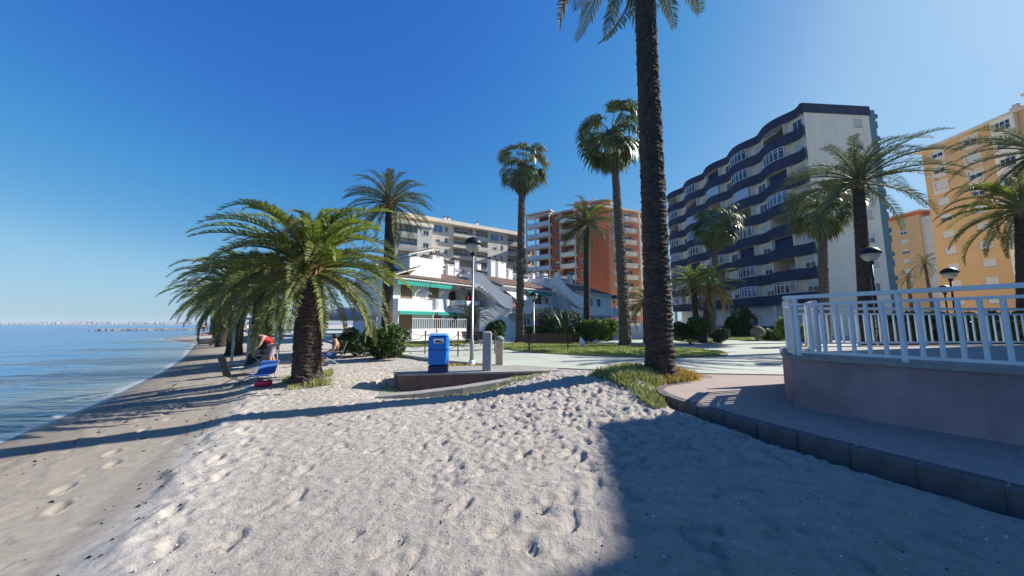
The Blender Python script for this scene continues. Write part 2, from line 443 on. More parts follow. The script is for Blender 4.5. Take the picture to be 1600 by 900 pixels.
M_GRASS = mat('grass_blade', (.27,.31,.08), rough=.7, second=(.34,.33,.13), scale=1.2, trans=.2, world=True)
M_DRY = mat('dry_grass_blade', (.62,.37,.08), rough=.8, second=(.42,.34,.10), scale=1.5, trans=.2, world=True)
M_LAWN = mat('lawn', (.20,.29,.04), rough=.9, second=(.26,.33,.06), scale=1.1, bump=.6, bscale=30, world=True)
M_SOIL = mat('soil', (.30,.23,.16), rough=.95, second=(.18,.13,.09), scale=3, bump=.4, bscale=20, world=True)
M_BARK = mat('bark', (.12,.09,.07), rough=.95, var=.25, scale=7, bump=.6, bscale=20)
M_SKIN = mat('skin', (.46,.27,.19), rough=.55, var=.05)
M_RED = mat('red_cloth', (.50,.03,.04), rough=.8, var=.08)
M_LILAC = mat('lilac_cloth', (.36,.28,.36), rough=.85, var=.1)
M_BCLOTH = mat('blue_cloth', (.05,.14,.42), rough=.8, var=.1)
M_PINKC = mat('red_float_plastic', (.75,.03,.09), rough=.4, var=.05)
M_HAIR = mat('hair', (.04,.025,.018), rough=.6, var=.2)
M_TURQ = mat('turquoise_cloth', (.10,.52,.66), rough=.6, var=.1)
M_TENT = mat('grey_tent_cloth', (.34,.35,.42), rough=.7, var=.08)
M_ROCK = mat('rock', (.26,.23,.19), rough=.9, second=(.14,.12,.10), scale=3, bump=.6, bscale=12)

# ------------------------------------------------------------------ terrain
SHORE = [(900,-1600),(40,-70),(10,-25),(-1,-7),(-3.6,-2),(-6.3,2.2),(-8.5,5.8),(-10.4,8.7),(-14.6,14.3),(-19.3,19.9),(-31.3,33.3),
         (-43.5,42.2),(-46.5,44.5),(-46,49),(-64,69),(-108,122),(-190,240),(-230,420),(-100,900),(1500,6000)]
def inside(poly, X, Y):
    c = np.zeros(X.shape, bool); n = len(poly)
    for i in range(n):
        x1, y1 = poly[i]; x2, y2 = poly[(i+1) % n]
        if y1 == y2: continue
        k = ((y1 > Y) != (y2 > Y)) & (X < (x2-x1)*(Y-y1)/(y2-y1)+x1)
        c ^= k
    return c
def segdist(pts, X, Y, close=False):
    D = np.full(X.shape, 1e9); n = len(pts)
    for i in range(n if close else n-1):
        ax, ay = pts[i]; bx, by = pts[(i+1) % n]
        dx, dy = bx-ax, by-ay
        t = np.clip(((X-ax)*dx+(Y-ay)*dy)/(dx*dx+dy*dy), 0, 1)
        D = np.minimum(D, np.hypot(X-ax-t*dx, Y-ay-t*dy))
    return D
LANDP = SHORE + [(9000,6000),(9000,-1600)]
def inland(X, Y):
    return segdist(SHORE, X, Y)*np.where(inside(LANDP, X, Y), 1, -1)

_lat = {}
def vnoise(X, Y, s, seed):
    if seed not in _lat: _lat[seed] = np.random.default_rng(seed).random((257,257))
    T = _lat[seed]
    x = X/s; y = Y/s
    xi = np.floor(x).astype(int); yi = np.floor(y).astype(int)
    fx = x-xi; fy = y-yi; fx = fx*fx*(3-2*fx); fy = fy*fy*(3-2*fy)
    a = T[xi % 256, yi % 256]; b = T[(xi+1) % 256, yi % 256]; c = T[xi % 256, (yi+1) % 256]; d = T[(xi+1) % 256, (yi+1) % 256]
    return (a*(1-fx)+b*fx)*(1-fy)+(c*(1-fx)+d*fx)*fy - .5

ZW = .57                                       # paved walkway level
ZP = .60                                       # plaza level
ZS = .66                                       # slab level
KERB = [(7.6,-.6),(5.7,1.0),(4.75,2.2),(4.27,2.94),(3.95,3.6),(3.62,4.4),(3.3,5.3),(3.08,6.1),(2.98,6.75),(3.02,7.2),(3.2,7.55),(3.6,7.85),(4.2,8.15)]
PAVE = KERB + [(4.7,8.5),(4.3,9.0),(3.0,9.35),(1.4,9.5),(-.5,9.9),(-.8,11.6),(3,10.6),(12,9.6),(14,-.6)]
PLAZA = [(-60,75),(-30,48),(-17,30),(-8.4,19.0),(-5.3,15.4),(-2.4,12.6),(0,10.9),(3,10.0),(5.5,9.35),(7.25,9.14),(16,8.9),(60,-20),(900,-20),(900,1200),(-60,1200)]
SLAB = [(-3.25,9.3),(-2.95,8.78),(1.35,9.45),(1.3,10.15),(0.1,10.7),(-1.2,10.5),(-2.9,10.1)]

def grow(a, b, step, ratio, end):
    out = []; x = a; s = step
    while (x < end) if b > 0 else (x > end):
        s *= ratio; x += s*b; out.append(x)
    return out
FX = .036
xs = np.arange(-10, 6.0, .029); ys = np.concatenate([np.arange(1.6, 6.2, .023), np.arange(6.2, 13.2, .038)])
xs = np.concatenate([np.array(grow(xs[0], -1, FX, 1.07, -6000))[::-1], xs, grow(xs[-1], 1, FX, 1.07, 6000)])
ys = np.concatenate([np.array(grow(ys[0], -1, FX, 1.08, -1500))[::-1], ys, grow(ys[-1], 1, FX, 1.045, 5500)])
X, Y = np.meshgrid(xs, ys, indexing='ij')
SD = inland(X, Y)
def base_height(X, Y, SD):
    z = np.interp(SD, [-400,-40,-8,-1,0,1.0,2.6,3.15,5,8,12,20,9000], [-8,-4,-.7,-.09,0,.075,.19,.30,.36,.46,.55,.57,.57])
    z = z + .20*np.exp(-((X-1.8)**2/9+(Y-8.6)**2/3.0)) + .16*np.exp(-((X-3.4)**2+(Y-8.2)**2)/1.0)
    z = z + .16*np.exp(-((X+4.9)**2+(Y-9.6)**2)/1.6)
    z = z - .33*np.exp(-((X+2.0)**2/2.6+(Y-8.1)**2/.35))
    return z
Z = base_height(X, Y, SD)
near = ((X > -13) & (X < 9) & (Y > -2) & (Y < 40)).astype(float)*np.exp(-np.maximum(Y-13,0)/14)
dry = np.clip((SD-3.0)/.5, 0, 1)
rough = 1 + 1.0*np.clip((X+.8)/1.5, 0, 1)*np.clip((Y-3.8)/1.2, 0, 1)
hn = .038*vnoise(X,Y,1.1,1) + .016*vnoise(X,Y,.36,2)*rough + .024*np.abs(vnoise(X,Y,.17,3))*rough + .016*np.maximum(0,np.abs(vnoise(X,Y,.11,14))-.12)*rough + .009*vnoise(X,Y,.06,4)*rough
Z += near*dry*hn*(.72+.28*np.clip((X+.8)/1.5, 0, 1)*np.clip((Y-3.8)/1.2, 0, 1))
wig = vnoise(X,Y,.8,5)*.5+vnoise(X,Y,.25,6)*.25
Z += near*.035*np.clip((SD+wig-3.05)/.12, 0, 1)*np.exp(-np.maximum(SD-3.1,0)/.7)
Z += near*(1-dry)*.006*vnoise(X,Y,.5,7)
# tide marks
Z += near*.010*np.exp(-((SD+wig*.8-1.1)/.10)**2) + near*.008*np.exp(-((SD+wig*.8-1.7)/.09)**2)
# footprints
def stamp(cx, cy, ang, a, b, d, rim=.3):
    i0, i1 = np.searchsorted(xs, [cx-.36, cx+.36]); j0, j1 = np.searchsorted(ys, [cy-.36, cy+.36])
    if i1-i0 < 2 or j1-j0 < 2: return
    dx = X[i0:i1, j0:j1]-cx; dy = Y[i0:i1, j0:j1]-cy
    p = (dx*math.cos(ang)+dy*math.sin(ang))/a; q = (-dx*math.sin(ang)+dy*math.cos(ang))/(b*(1+.22*np.tanh(p)))
    r = np.sqrt(p*p+q*q)
    Z[i0:i1, j0:j1] += -d*np.exp(-(r**5))*(1-.25*p) + rim*d*np.exp(-((r-1.28)/.22)**2)*(1+.5*np.sin(3*p+2*q))
nst = 0
for k in range(6500):
    if k % 3:
        cx = random.uniform(-8.5, 5); cy = random.uniform(1.7, 13)
    else:
        cx = random.uniform(-1.2, 4); cy = random.uniform(3.6, 8.5)
    s = inland(np.array([cx]), np.array([cy]))[0]
    if s < 3.1: continue
    ang = random.choice([R(52), R(55), R(128), R(10)]) + random.gauss(0, .35)
    sc = random.uniform(.6, 1.15)
    stamp(cx, cy, ang, .125*sc*random.choice([1,1,.6]), .05*sc*random.uniform(.8,1.3), random.choice([.006,.008,.011,.015,.024])*(1.0 if cy < 5 else 1.25), random.uniform(.1,.5))
# a few trails of clear prints, and sparse prints on the damp sand
def trail(x0, y0, ang, n, d=.036):
    for i in range(n):
        side = .09 if i % 2 else -.09
        x = x0+math.cos(ang)*i*.62 - math.sin(ang)*side; y = y0+math.sin(ang)*i*.62+math.cos(ang)*side
        ang2 = ang+random.gauss(0,.08)
        stamp(x, y, ang2, .145, .058, d, .35)
for a in ((-1.1,2.0,R(62),12),(-1.9,2.1,R(100),10),(.4,2.2,R(75),10),(-2.6,2.6,R(118),8),(-.4,2.3,R(48),14),(1.2,2.6,R(95),12),(-4.5,3.4,R(124),9)): trail(*a)
for k in range(240):
    cx = random.uniform(-9, -2.4); cy = random.uniform(1.8, 11)
    s = inland(np.array([cx]), np.array([cy]))[0]
    if .6 < s < 3.0: stamp(cx, cy, random.uniform(0,PI), .05*random.uniform(.5,2), .035, .014, .2)
kd = segdist(KERB[:9], X, Y); Z -= .15*np.exp(-(kd/.32)**2)*(Y < 7.6)
# sunk ramp between the platform and its sloping edging
RAMP = [(-3.6,9.3),(-2.95,9.1),(1.3,9.75),(1.6,9.3),(.0,8.52),(-1.2,8.04),(-2.2,7.74),(-3.0,7.66),(-3.5,8.1)]
rk = inside(RAMP, X, Y); Z[rk] = Z[rk]*.15+.85*np.minimum(Z[rk], np.interp(X[rk], [-3.5,-2.6,-1,.5,1.4], [.30,.16,.26,.46,.60]))
pd = segdist(PAVE, X, Y, True); Z = np.minimum(Z, np.where(inside(PAVE, X, Y), 9, ZW+.0+pd*.42+.015*vnoise(X,Y,.2,3)))
# keep the sand below the paved sheets
for poly, zz in ((PAVE, ZW), (PLAZA, ZP), (SLAB, ZS)):
    ins = inside(poly, X, Y); Z[ins] = np.minimum(Z[ins], zz-.16)
nx, ny = X.shape
V = np.stack([X, Y, Z], -1).reshape(-1, 3)
ii = np.arange(nx*ny).reshape(nx, ny)
F = np.stack([ii[:-1,:-1], ii[1:,:-1], ii[1:,1:], ii[:-1,1:]], -1).reshape(-1, 4)
me = npmesh('sand', V, F, M_SAND, True)
at = me.attributes.new('inland', 'FLOAT', 'POINT'); at.data.foreach_set('value', SD.astype(np.float32).ravel())
struct(put('sand_beach', me), 'pale sand beach trodden with footprints beside the water')

# sea
sx = np.concatenate([-np.geomspace(9000, 60, 30), np.arange(-58, 6, .8), np.array([20,80,300,900])])
sy = np.concatenate([-np.geomspace(1500, 12, 14), np.arange(-10, 60, .8), np.geomspace(62, 14000, 60)])
SX, SY = np.meshgrid(sx, sy, indexing='ij')
OFF = -inland(SX, SY)
i2 = np.arange(SX.size).reshape(SX.shape)
SF = np.stack([i2[:-1,:-1], i2[1:,:-1], i2[1:,1:], i2[:-1,1:]], -1).reshape(-1, 4)
me = npmesh('sea', np.stack([SX, SY, np.zeros_like(SX)], -1).reshape(-1,3), SF, M_WATER, True)
at = me.attributes.new('offshore', 'FLOAT', 'POINT'); at.data.foreach_set('value', OFF.astype(np.float32).ravel())
struct(put('sea', me), 'calm blue sea with small ripples')

def zground(x, y):
    a = np.array([float(x)]); b = np.array([float(y)])
    if inside(PLAZA, a, b)[0]: return ZP
    if inside(SLAB, a, b)[0]: return ZS
    if inside(PAVE, a, b)[0]: return ZW
    i = min(max(np.searchsorted(xs, x), 1), nx-1); j = min(max(np.searchsorted(ys, y), 1), ny-1)
    return float(Z[i, j])

def sheet(name, poly, z0, z1, m, label=None):
    o = MB().prism(poly, z0, z1).build(name, m); return struct(o, label)
sheet('plaza', PLAZA, ZP-.12, ZP, M_PLAZA, 'pale green concrete plaza')
sheet('pavement', PAVE, ZW-.2, ZW, M_PAVER, 'paved walkway of small pinkish pavers')

# ------------------------------------------------------------------ kerb of stone blocks along the walkway
def resample(pts, step):
    P = [Vector((p[0], p[1])) for p in pts]; out = [P[0].copy()]; acc = 0
    res = []; d = 0; cum = [0]
    for i in range(1, len(P)): cum.append(cum[-1]+(P[i]-P[i-1]).length)
    n = max(2, int(round(cum[-1]/step))+1)
    for k in range(n):
        s = cum[-1]*k/(n-1)
        i = max(j for j in range(len(cum)) if cum[j] <= s+1e-9); i = min(i, len(P)-2)
        t = (s-cum[i])/(cum[i+1]-cum[i]); res.append(P[i].lerp(P[i+1], t))
    return res
kerb = bpy.data.objects.new('kerb', None); col.objects.link(kerb); struct(kerb, 'dark stone kerb curving along the walkway')
KP = resample(KERB, .5)
mort = MB()
for i in range(len(KP)-1):
    a, b = KP[i], KP[i+1]; d = (b-a); L_ = d.length; d.normalize()
    ang = math.atan2(d.y, d.x)
    g = .005
    mb = MB(); w = .045+random.uniform(-.003,.004)
    mb.bevbox(g, L_-g, -.15+random.uniform(-.003,.006), w, -.36, .006+random.uniform(-.005,.004), .012)
    o = mb.build('kerb_stone', M_STONE, kerb, loc=(a.x, a.y, ZW), rz=ang + random.uniform(-.008,.008))
    mort.M = Matrix.Translation((b.x, b.y, ZW)) @ Matrix.Rotation(ang, 4, 'Z')
    ww = .018 if i % 3 else .035
    mort.box(-ww/2, ww/2, -.155 if i % 2 else -.15, .02, -.34, -.012)
mort.build('joint_mortar', M_MORTAR, kerb)

# ------------------------------------------------------------------ slab by the bin with its low retaining wall
slab = thing('concrete_platform', 'low concrete platform under the blue bin with brown side wall', 'platform')
MB().prism(SLAB, ZS-.05, ZS).build('top_slab', M_CONC, slab)
inn = [((x+.9)*.99-.9, (y-9.6)*.97+9.6) for x, y in SLAB]
MB().prism(inn, -.05, ZS-.052).build('side_wall', M_CONCD, slab)
st = MB()
strip = [(-3.0,7.62,.34),(-2.2,7.72,.38),(-1.2,8.02,.45),(0,8.5,.56),(1.3,9.06,.64),(1.7,9.25,.66)]
for a, b in zip(strip[:-1], strip[1:]):
    d = Vector((b[0]-a[0], b[1]-a[1])).normalized(); n = Vector((-d.y, d.x))*.17
    vs = []
    for p in (a, b):
        for sgn in (-1, 1):
            for dz in (-.3, .03): vs.append((p[0]+n.x*sgn, p[1]+n.y*sgn, p[2]+dz))
    st.add(vs, [(1,5,7,3),(0,1,3,2),(4,6,7,5),(0,4,5,1),(2,3,7,6)])
tag(st.build('ramp_edging', M_CONC), 'pale sloping concrete edging half buried in sand before the platform', 'edging')

# ------------------------------------------------------------------ terrace on the right: wall, coping, deck
ZT = 1.42
TW = [(10.2,-2.6),(6.9,2.2),(5.85,3.9),(4.70,5.70),(5.05,6.3),(5.55,6.95),(6.12,7.66),(6.4,7.95),(7.2,8.15),(12,8.6),(20,8.9),(20,-2.6)]
ter = thing('terrace_wall', 'rose rendered wall carrying the raised terrace and its white railing', 'wall')
MB().prism(TW, ZW-.3, ZT-.055).build('wall_body', M_ROSE, ter)
MB().prism([(8.5+(x-8.5)*1.0-(.04 if x < 8 else 0), y) for x, y in TW], ZT-.054, ZT).build('coping', M_CONC, ter)

RAILM = {}
def tube_mesh(r, h, m, key):
    k = (round(r,3), round(h,3), key)
    if k not in RAILM: RAILM[k] = MB().lathe([(r,0),(r,h)], 10).mesh('tube', m, False)
    return RAILM[k]
def railing(label, pts, z, spacing=.165, post_every=7, h=.98, ext=(0,0), mid=.13, bw=.021):
    t = thing('railing', label, 'railing', (pts[0][0], pts[0][1], z))
    base = Vector((pts[0][0], pts[0][1]))
    P = [p-base for p in resample(pts, spacing)]
    top = [(p.x, p.y, h) for p in P]
    d0 = (P[0]-P[1]).normalized()*ext[0]; d1 = (P[-1]-P[-2]).normalized()*ext[1]
    top = [(P[0].x+d0.x, P[0].y+d0.y, h)] + top + [(P[-1].x+d1.x, P[-1].y+d1.y, h)]
    def flat(pl, w, th):
        mb = MB()
        for a, b in zip(pl[:-1], pl[1:]):
            A = Vector(a); B = Vector(b); d = (B-A)
            if d.length < 1e-4: continue
            dn = d.normalized(); n = Vector((-dn.y, dn.x, 0))*w/2; u_ = Vector((0,0,th/2))
            vs = [A-n-u_, A+n-u_, A+n+u_, A-n+u_, B-n-u_, B+n-u_, B+n+u_, B-n+u_]
            mb.add(vs, [(0,3,2,1),(4,5,6,7),(0,1,5,4),(1,2,6,5),(2,3,7,6),(3,0,4,7)])
        return mb
    flat(top, .075, .06).build('handrail', M_RAIL, t)
    flat([(a, b, h-mid) for a, b, _ in top], .05, .04).build('middle_rail', M_RAIL, t)
    flat([(p.x, p.y, .07) for p in P], .05, .04).build('bottom_rail', M_RAIL, t)
    for i, p in enumerate(P):
        if i % post_every == 0 or i == len(P)-1:
            put('post', tube_mesh(.034, h-.031, M_RAIL, 'post'), t, (p.x, p.y, 0))
        else:
            put('baluster', tube_mesh(bw, h-mid-.09-.021, M_RAIL, 'bal'), t, (p.x, p.y, .091))
    return t
fr = [(4.82,5.66),(5.95,3.92),(7.0,2.25),(9.3,-1.1)]
railing('white tubular railing along the top of the rose wall, nearest the viewer', fr, ZT, .165, 7, ext=(.16,0), bw=.026)
railing('white railing turning back from the corner of the rose terrace', [(4.86,5.80),(5.2,6.33),(5.66,6.92),(6.2,7.55)], ZT, .2, 5, h=.93, ext=(.02,.1))
railing('short inner white railing beside the terrace corner', [(5.55,6.1),(6.0,6.75),(6.45,7.3)], ZT, .14, 5, h=.93)
railing('white railing along the far side of the terrace before the hedge', [(6.6,7.98),(9,8.2),(12,8.45),(17,8.75)], ZT, .2, 9, h=.90)

# ------------------------------------------------------------------ palms
def rachis(el, droop, L=1.0, n=14, pw=1.25):
    pts = [Vector((0,0,0))]; th = []
    for i in range(n):
        s = (i+.5)/n
        a = el - droop*(s**pw); th.append(a)
        pts.append(pts[-1]+Vector((math.cos(a),0,math.sin(a)))*(L/n))
    return pts
def frond_mesh(name, el, droop, seed, m, pairs=52, leaf=.21, width=.017, fwd=.75, vee=.35, base=.12, hang=.35, twist=0):
    rd = random.Random(seed)
    P = rachis(el, droop, 1.0, 14, 1.5)
    side = 0
    P = [p+Vector((0, twist*(i/14)**2, 0)) for i, p in enumerate(P)]
    mb = MB(); n = len(P)-1
    mb.tube(P, [.012*(1-i/n)+.0015 for i in range(n+1)], 4)
    for k in range(pairs):
        s = base+(1-base)*(k+.5)/pairs
        x = s*n; i = min(int(x), n-1); f = x-i
        p = P[i].lerp(P[i+1], f); t = (P[i+1]-P[i]).normalized()
        nrm = Vector((-t.z, 0, t.x))
        prof = min(1, (s-base+.05)/.22)*min(1, (1.05-s)/.35)**.7
        for sg in (-1, 1):
            ln = leaf*prof*rd.uniform(.8, 1.1)
            d = (t*fwd*rd.uniform(.8,1.2) + Vector((0,sg,0))*rd.uniform(.85,1.1) + nrm*vee*rd.uniform(.3,1.4)).normalized()
            q = p+d*ln*.55
            d2 = (d+Vector((0,0,-hang*rd.uniform(.5,1.6)))).normalized()
            tip = q+d2*ln*.45
            w = width*(.5+.5*prof)
            wv = d.cross(nrm).normalized()*w*.5
            wv = (wv + nrm*rd.uniform(-.3,.3)*w)
            mb.add([p-wv*.5, p+wv*.5, q+wv, q-wv, tip], [(0,1,2,3),(3,2,4)])
    return mb.mesh(name, m)
def fan_mesh(name, el, droop, seed, m, R_=.60, seg=18, pet=.55, hang=1.5, spread=2.7):
    rd = random.Random(seed)
    P = rachis(el, droop*.4, pet, 6)
    mb = MB(); mb.tube(P, .009, 4)
    c = P[-1]; a = el-droop*.4
    t = Vector((math.cos(a-.35),0,math.sin(a-.35))); nrm = Vector((-t.z,0,t.x)); sd = Vector((0,1,0))
    for k in range(seg):
        ph = spread*((k+.5)/seg-.5)
        d = (t*math.cos(ph)+sd*math.sin(ph)+nrm*.08*(1 if k % 2 else -1)).normalized()
        L_ = R_*(.75+.25*math.cos(ph*.6))*rd.uniform(.85,1.08)
        wv = (sd*math.cos(ph)-t*math.sin(ph)).normalized()
        w = L_*spread/seg*.40
        p1 = c+d*L_*.55; 
        g = Vector((0,0,-1))
        d2 = (d+g*hang*rd.uniform(.3,.7)).normalized(); p2 = p1+d2*L_*.25
        d3 = (d2+g*hang*rd.uniform(.6,1.6)).normalized(); p3 = p2+d3*L_*.25
        mb.add([c, p1-wv*w, p1+wv*w, p2-wv*w*.45, p2+wv*w*.45, p3], [(0,2,1),(1,2,4,3),(3,4,5)])
    return mb.mesh(name, m)
FC = {}
def frond_lib(kind, el):
    q = int(round(math.degrees(el)/12.0)); v = random.randrange(3)
    key = (kind, q, v)
    if key in FC: return FC[key]
    e = R(q*12); sd = hash((kind == 'fan', q, v)) & 0xffff
    sd = q*31+v*7+len(kind)
    tw = (v-1)*.07
    if kind == 'canary': me = frond_mesh('frond', e, R(60)+max(0,e)*.72+R(v*7), sd, M_FRG, 100, .105, .0105, 1.0, .75, .07, .25, tw)
    elif kind == 'young': me = frond_mesh('frond', e, R(55)+max(0,e)*.4+R(v*6), sd, M_FRY, 92, .10, .0115, 1.0, .7, .07, .2, tw)
    elif kind == 'date': me = frond_mesh('frond', e, R(48)+max(0,e)*.6+R(v*9), sd, M_FRD, 66, .125, .0095, .85, .5, .12, .25, tw)
    elif kind == 'orange': me = frond_mesh('frond', e, R(80)+max(0,e)*.6+R(v*8), sd, M_FRO, 60, .125, .011, .8, .3, .12, .5, tw)
    elif kind == 'fan': me = fan_mesh('leaf', e, R(60)+R(v*10), sd, M_FAN)
    else: me = fan_mesh('leaf', e, R(50), sd, M_FAND, R_=.5, seg=16, pet=.42, hang=2.2, spread=1.5)
    FC[key] = me
    return me
def crown(t, kind, c, n, L, elmin, elmax, young=0, dead=0, sweep=1.0, lean=0.0, seed=0, deadkind='orange'):
    rd = random.Random(seed)
    for i in range(n):
        f = (i+.5)/n
        el = R(elmax-(elmax-elmin)*f**sweep) + rd.gauss(0, .10)
        az = i*2.39996 + rd.gauss(0, .22)
        kd = kind
        if young and rd.random() < young and el > R(5): kd = 'young'
        if dead and f > 1-dead: kd = deadkind
        random.seed(seed*977+i)
        me = frond_lib(kd, el)
        s = L*rd.uniform(.86, 1.08)*(.8 if el > R(70) else 1)
        M = Matrix.Translation(Vector(c)+Vector((math.cos(az)*.10, math.sin(az)*.10, -.35*f*min(1,L/3)))) @ Matrix.Rotation(az, 4, 'Z') @ Matrix.Rotation(rd.gauss(0,.16), 4, 'X') @ Matrix.Diagonal((s, s, s, 1))
        put('leaf' if kind == 'fan' else 'frond', me, t, M=M)
def trunk_mesh(path, rad, m, ringh=.085, n=22, amp=.07, seed=0, scar=1.0):
    """path of points, radii interpolated; staggered leaf scars stand proud"""
    P = [Vector(p) for p in path]; cum = [0]
    for i in range(1, len(P)): cum.append(cum[-1]+(P[i]-P[i-1]).length)
    T = cum[-1]; rows = int(T/ringh)*3
    rd = random.Random(seed)
    vs = []; jit = [[rd.uniform(-1,1) for _ in range(n)] for _ in range(rows//3+2)]
    for r in range(rows+1):
        s = T*r/rows
        i = min(max(j for j in range(len(cum)) if cum[j] <= s+1e-9), len(P)-2); f = (s-cum[i])/(cum[i+1]-cum[i])
        p = P[i].lerp(P[i+1], f); rr = rad[i]+(rad[i+1]-rad[i])*f
        ring = r//3; ph = r % 3
        for k in range(n):
            a = 2*PI*k/n
            st = (ph+ (1.5 if (k//2) % 2 else 0)) % 3
            saw = (0, .6, 1.0)[int(st)]
            q = rr*(1+amp*scar*(saw-.4)+amp*.45*jit[ring][k])
            vs.append((p.x+q*math.cos(a), p.y+q*math.sin(a), p.z+.25*ringh*jit[ring][(k*3) % n]))
    fs = []
    for r in range(rows):
        for k in range(n):
            k2 = (k+1) % n; fs.append((r*n+k, r*n+k2, (r+1)*n+k2, (r+1)*n+k))
    mb = MB(); mb.add(vs, fs)
    return mb.mesh('trunk', m)
def boots(t, c, r, n, h, m=None, L=.28, seed=1):
    """old leaf bases sticking up round the top of the trunk"""
    rd = random.Random(seed); mb = MB()
    for i in range(n):
        a = i*2.4; f = i/n; z = c[2]-h*f
        rr = r*(1+.25*(1-f))
        o = Vector((math.cos(a), math.sin(a), 0))
        p = Vector((c[0], c[1], z))+o*rr*.8
        q = p+o*L*.5*rd.uniform(.7,1.3)+Vector((0,0,L*rd.uniform(.5,1)))
        sdv = Vector((-o.y, o.x, 0))*.05
        mb.add([p-sdv*1.5, p+sdv*1.5, p+o*.05-Vector((0,0,.06)), q-sdv*.6, q+sdv*.6, q+o*.02], [(0,1,4,3),(1,2,5,4),(2,0,3,5),(3,4,5),(0,2,1)])
    mb.build('leaf_bases', m or M_BOOT, t)

def palm(name, label, base, crownpt, kind, L, n, r0, r1, el=(-55,85), trunkmat=None, mid=None, dead=0, young=0, amp=.08,
         skirt=0, seed=1, cat='palm tree', group=None, ringh=.085, flare=1.25, nseg=22, sweep=1.0, deadkind='orange'):
    z0 = zground(*base[:2])-.05
    t = thing(name, label, cat, (base[0], base[1], z0), 0, group)
    c = Vector((crownpt[0]-base[0], crownpt[1]-base[1], crownpt[2]-z0))
    path = [(0,0,-.05)]; rad = [r0*flare]
    path.append((c.x*.03, c.y*.03, min(.35, c.z*.15))); rad.append(r0*1.04)
    if mid:
        for (fx, fz) in mid: path.append((c.x*fx, c.y*fx, c.z*fz)); rad.append(r0+(r1-r0)*fz)
    path += [(c.x*.96, c.y*.96, c.z*.93), (c.x, c.y, c.z)]; rad += [r1, r1*.95]
    put('trunk', trunk_mesh(path, rad, trunkmat or M_TRUNK, ringh, nseg, amp, seed), t)
    if kind != 'fan':
        boots(t, c, r1, 46, min(.8, L*.22), seed=seed)
    if kind == 'fan':
        boots(t, c, r1, 40, L*.45, M_FAND, .35, seed)
    crown(t, kind, c, n, L, el[0], el[1], young, dead, sweep, seed=seed, deadkind=deadkind)
    if skirt:
        rd = random.Random(seed+5)
        for i in range(skirt):
            az = i*2.4+rd.gauss(0,.3); e = R(rd.uniform(-80,-45))
            random.seed(seed*31+i); me = frond_lib('deadfan', e)
            s = L*rd.uniform(.75,1.0)
            M = Matrix.Translation(c+Vector((0,0,-L*rd.uniform(.05,.4)))) @ Matrix.Rotation(az,4,'Z') @ Matrix.Diagonal((s,s,s,1))
            put('dead_leaf', me, t, M=M)
    return t

# the tall palm in the middle, its crown cut by the top of the photograph
bx, by = G(1032, 579, .80)
palm('palm_tree', 'tallest date palm with thick dark trunk on the grassy mound beside the kerb', (bx, by), DY(1001, -160, by+.1), 'date', 3.8, 52, .32, .235,
     el=(-72,80), mid=[(.3,.25),(.52,.5),(.75,.75)], seed=3, amp=.13, ringh=.12, sweep=.9, flare=1.16)
# the broad palm on the beach
b = G(479, 592, .52)
palm('palm_tree', 'broad bushy palm with short thick trunk in the sand at the left', b, (b[0]-.12, b[1]+.05, DY(468,408,b[1])[2]), 'canary', 2.75, 100, .32, .30,
     el=(-30,89), young=.45, seed=5, amp=.11, ringh=.10, mid=[(.5,.5)], sweep=1.05, flare=1.3, nseg=26)
# the row along the beach behind it
for i, (u, y, hz, L, lab) in enumerate(((412, 14.5, 2.8, 2.7, 'dark bushy palm directly behind the broad beach palm'),
                                       (372, 19.5, 3.1, 3.4, 'third palm along the beach row, partly hidden'),
                                       (352, 27, 3.3, 3.4, 'fourth palm along the beach row'),
                                       (343, 38, 3.6, 3.4, 'fifth palm along the beach row, small with distance'),
                                       (336, 55, 3.8, 3.4, 'farthest palm of the beach row'))):
    x = (u-800)/FPX*y*1.0
    palm('palm_tree', lab, (x, y), (x, y, CAMZ+hz-.9), 'canary', L, 74 if i < 2 else 50, .36, .33, el=(-40,84), young=.1, seed=20+i, amp=.1, group='palms in a row along the beach')
# palm behind the broad palm, in front of the houses
x, y, z = DY(610, 312, 15)
palm('palm_tree', 'slender date palm between the beach palm and the white houses', (DY(604,540,15)[0], 15), (x, y, z), 'date', 2.15, 62, .24, .20, el=(-50,82), seed=31, mid=[(.4,.4)])
# fan palms
x, y, z = DY(816, 256, 24)
palm('palm_tree', 'tall fan palm with ragged trunk in front of the white stairs', (DY(812,533,24)[0], 24), (x, y, z), 'fan', 2.1, 36, .26, .22, el=(-50,80), trunkmat=M_TRUNKG, skirt=16, seed=41, amp=.30, ringh=.16, mid=[(.3,.4)])
x, y, z = DY(955, 205, 20)
palm('palm_tree', 'tallest fan palm, its trunk leaning left beside the thick date palm', (DY(978,543,20)[0], 20), (x, y, z), 'fan', 2.4, 40, .32, .18, el=(-55,80), trunkmat=M_TRUNKG, skirt=24, seed=43, amp=.24, ringh=.16,
     mid=[(.12,.2),(.30,.45),(.62,.8)])
x, y, z = DY(916, 345, 27)
palm('palm_tree', 'green date palm standing before the red apartment block', (DY(917,505,27)[0], 27), (x, y, z), 'date', 2.9, 62, .27, .23, el=(-40,84), young=.25, seed=47)
x, y, z = DY(1118, 350, 33)
palm('palm_tree', 'fan palm with thin trunk before the middle of the navy balconies', (DY(1112,520,33)[0], 33), (x, y, z), 'fan', 2.5, 42, .24, .18, el=(-50,80), trunkmat=M_TRUNKG, skirt=12, seed=49, amp=.12, ringh=.16)
x, y, z = DY(1283, 318, 25)
palm('palm_tree', 'fan palm before the near corner of the navy balcony building', (DY(1288,520,25)[0], 25), (x, y, z), 'fan', 2.6, 44, .32, .25, el=(-50,80), trunkmat=M_TRUNKG, skirt=12, seed=51, amp=.13, ringh=.16)
x, y, z = DY(1340, 278, 17)
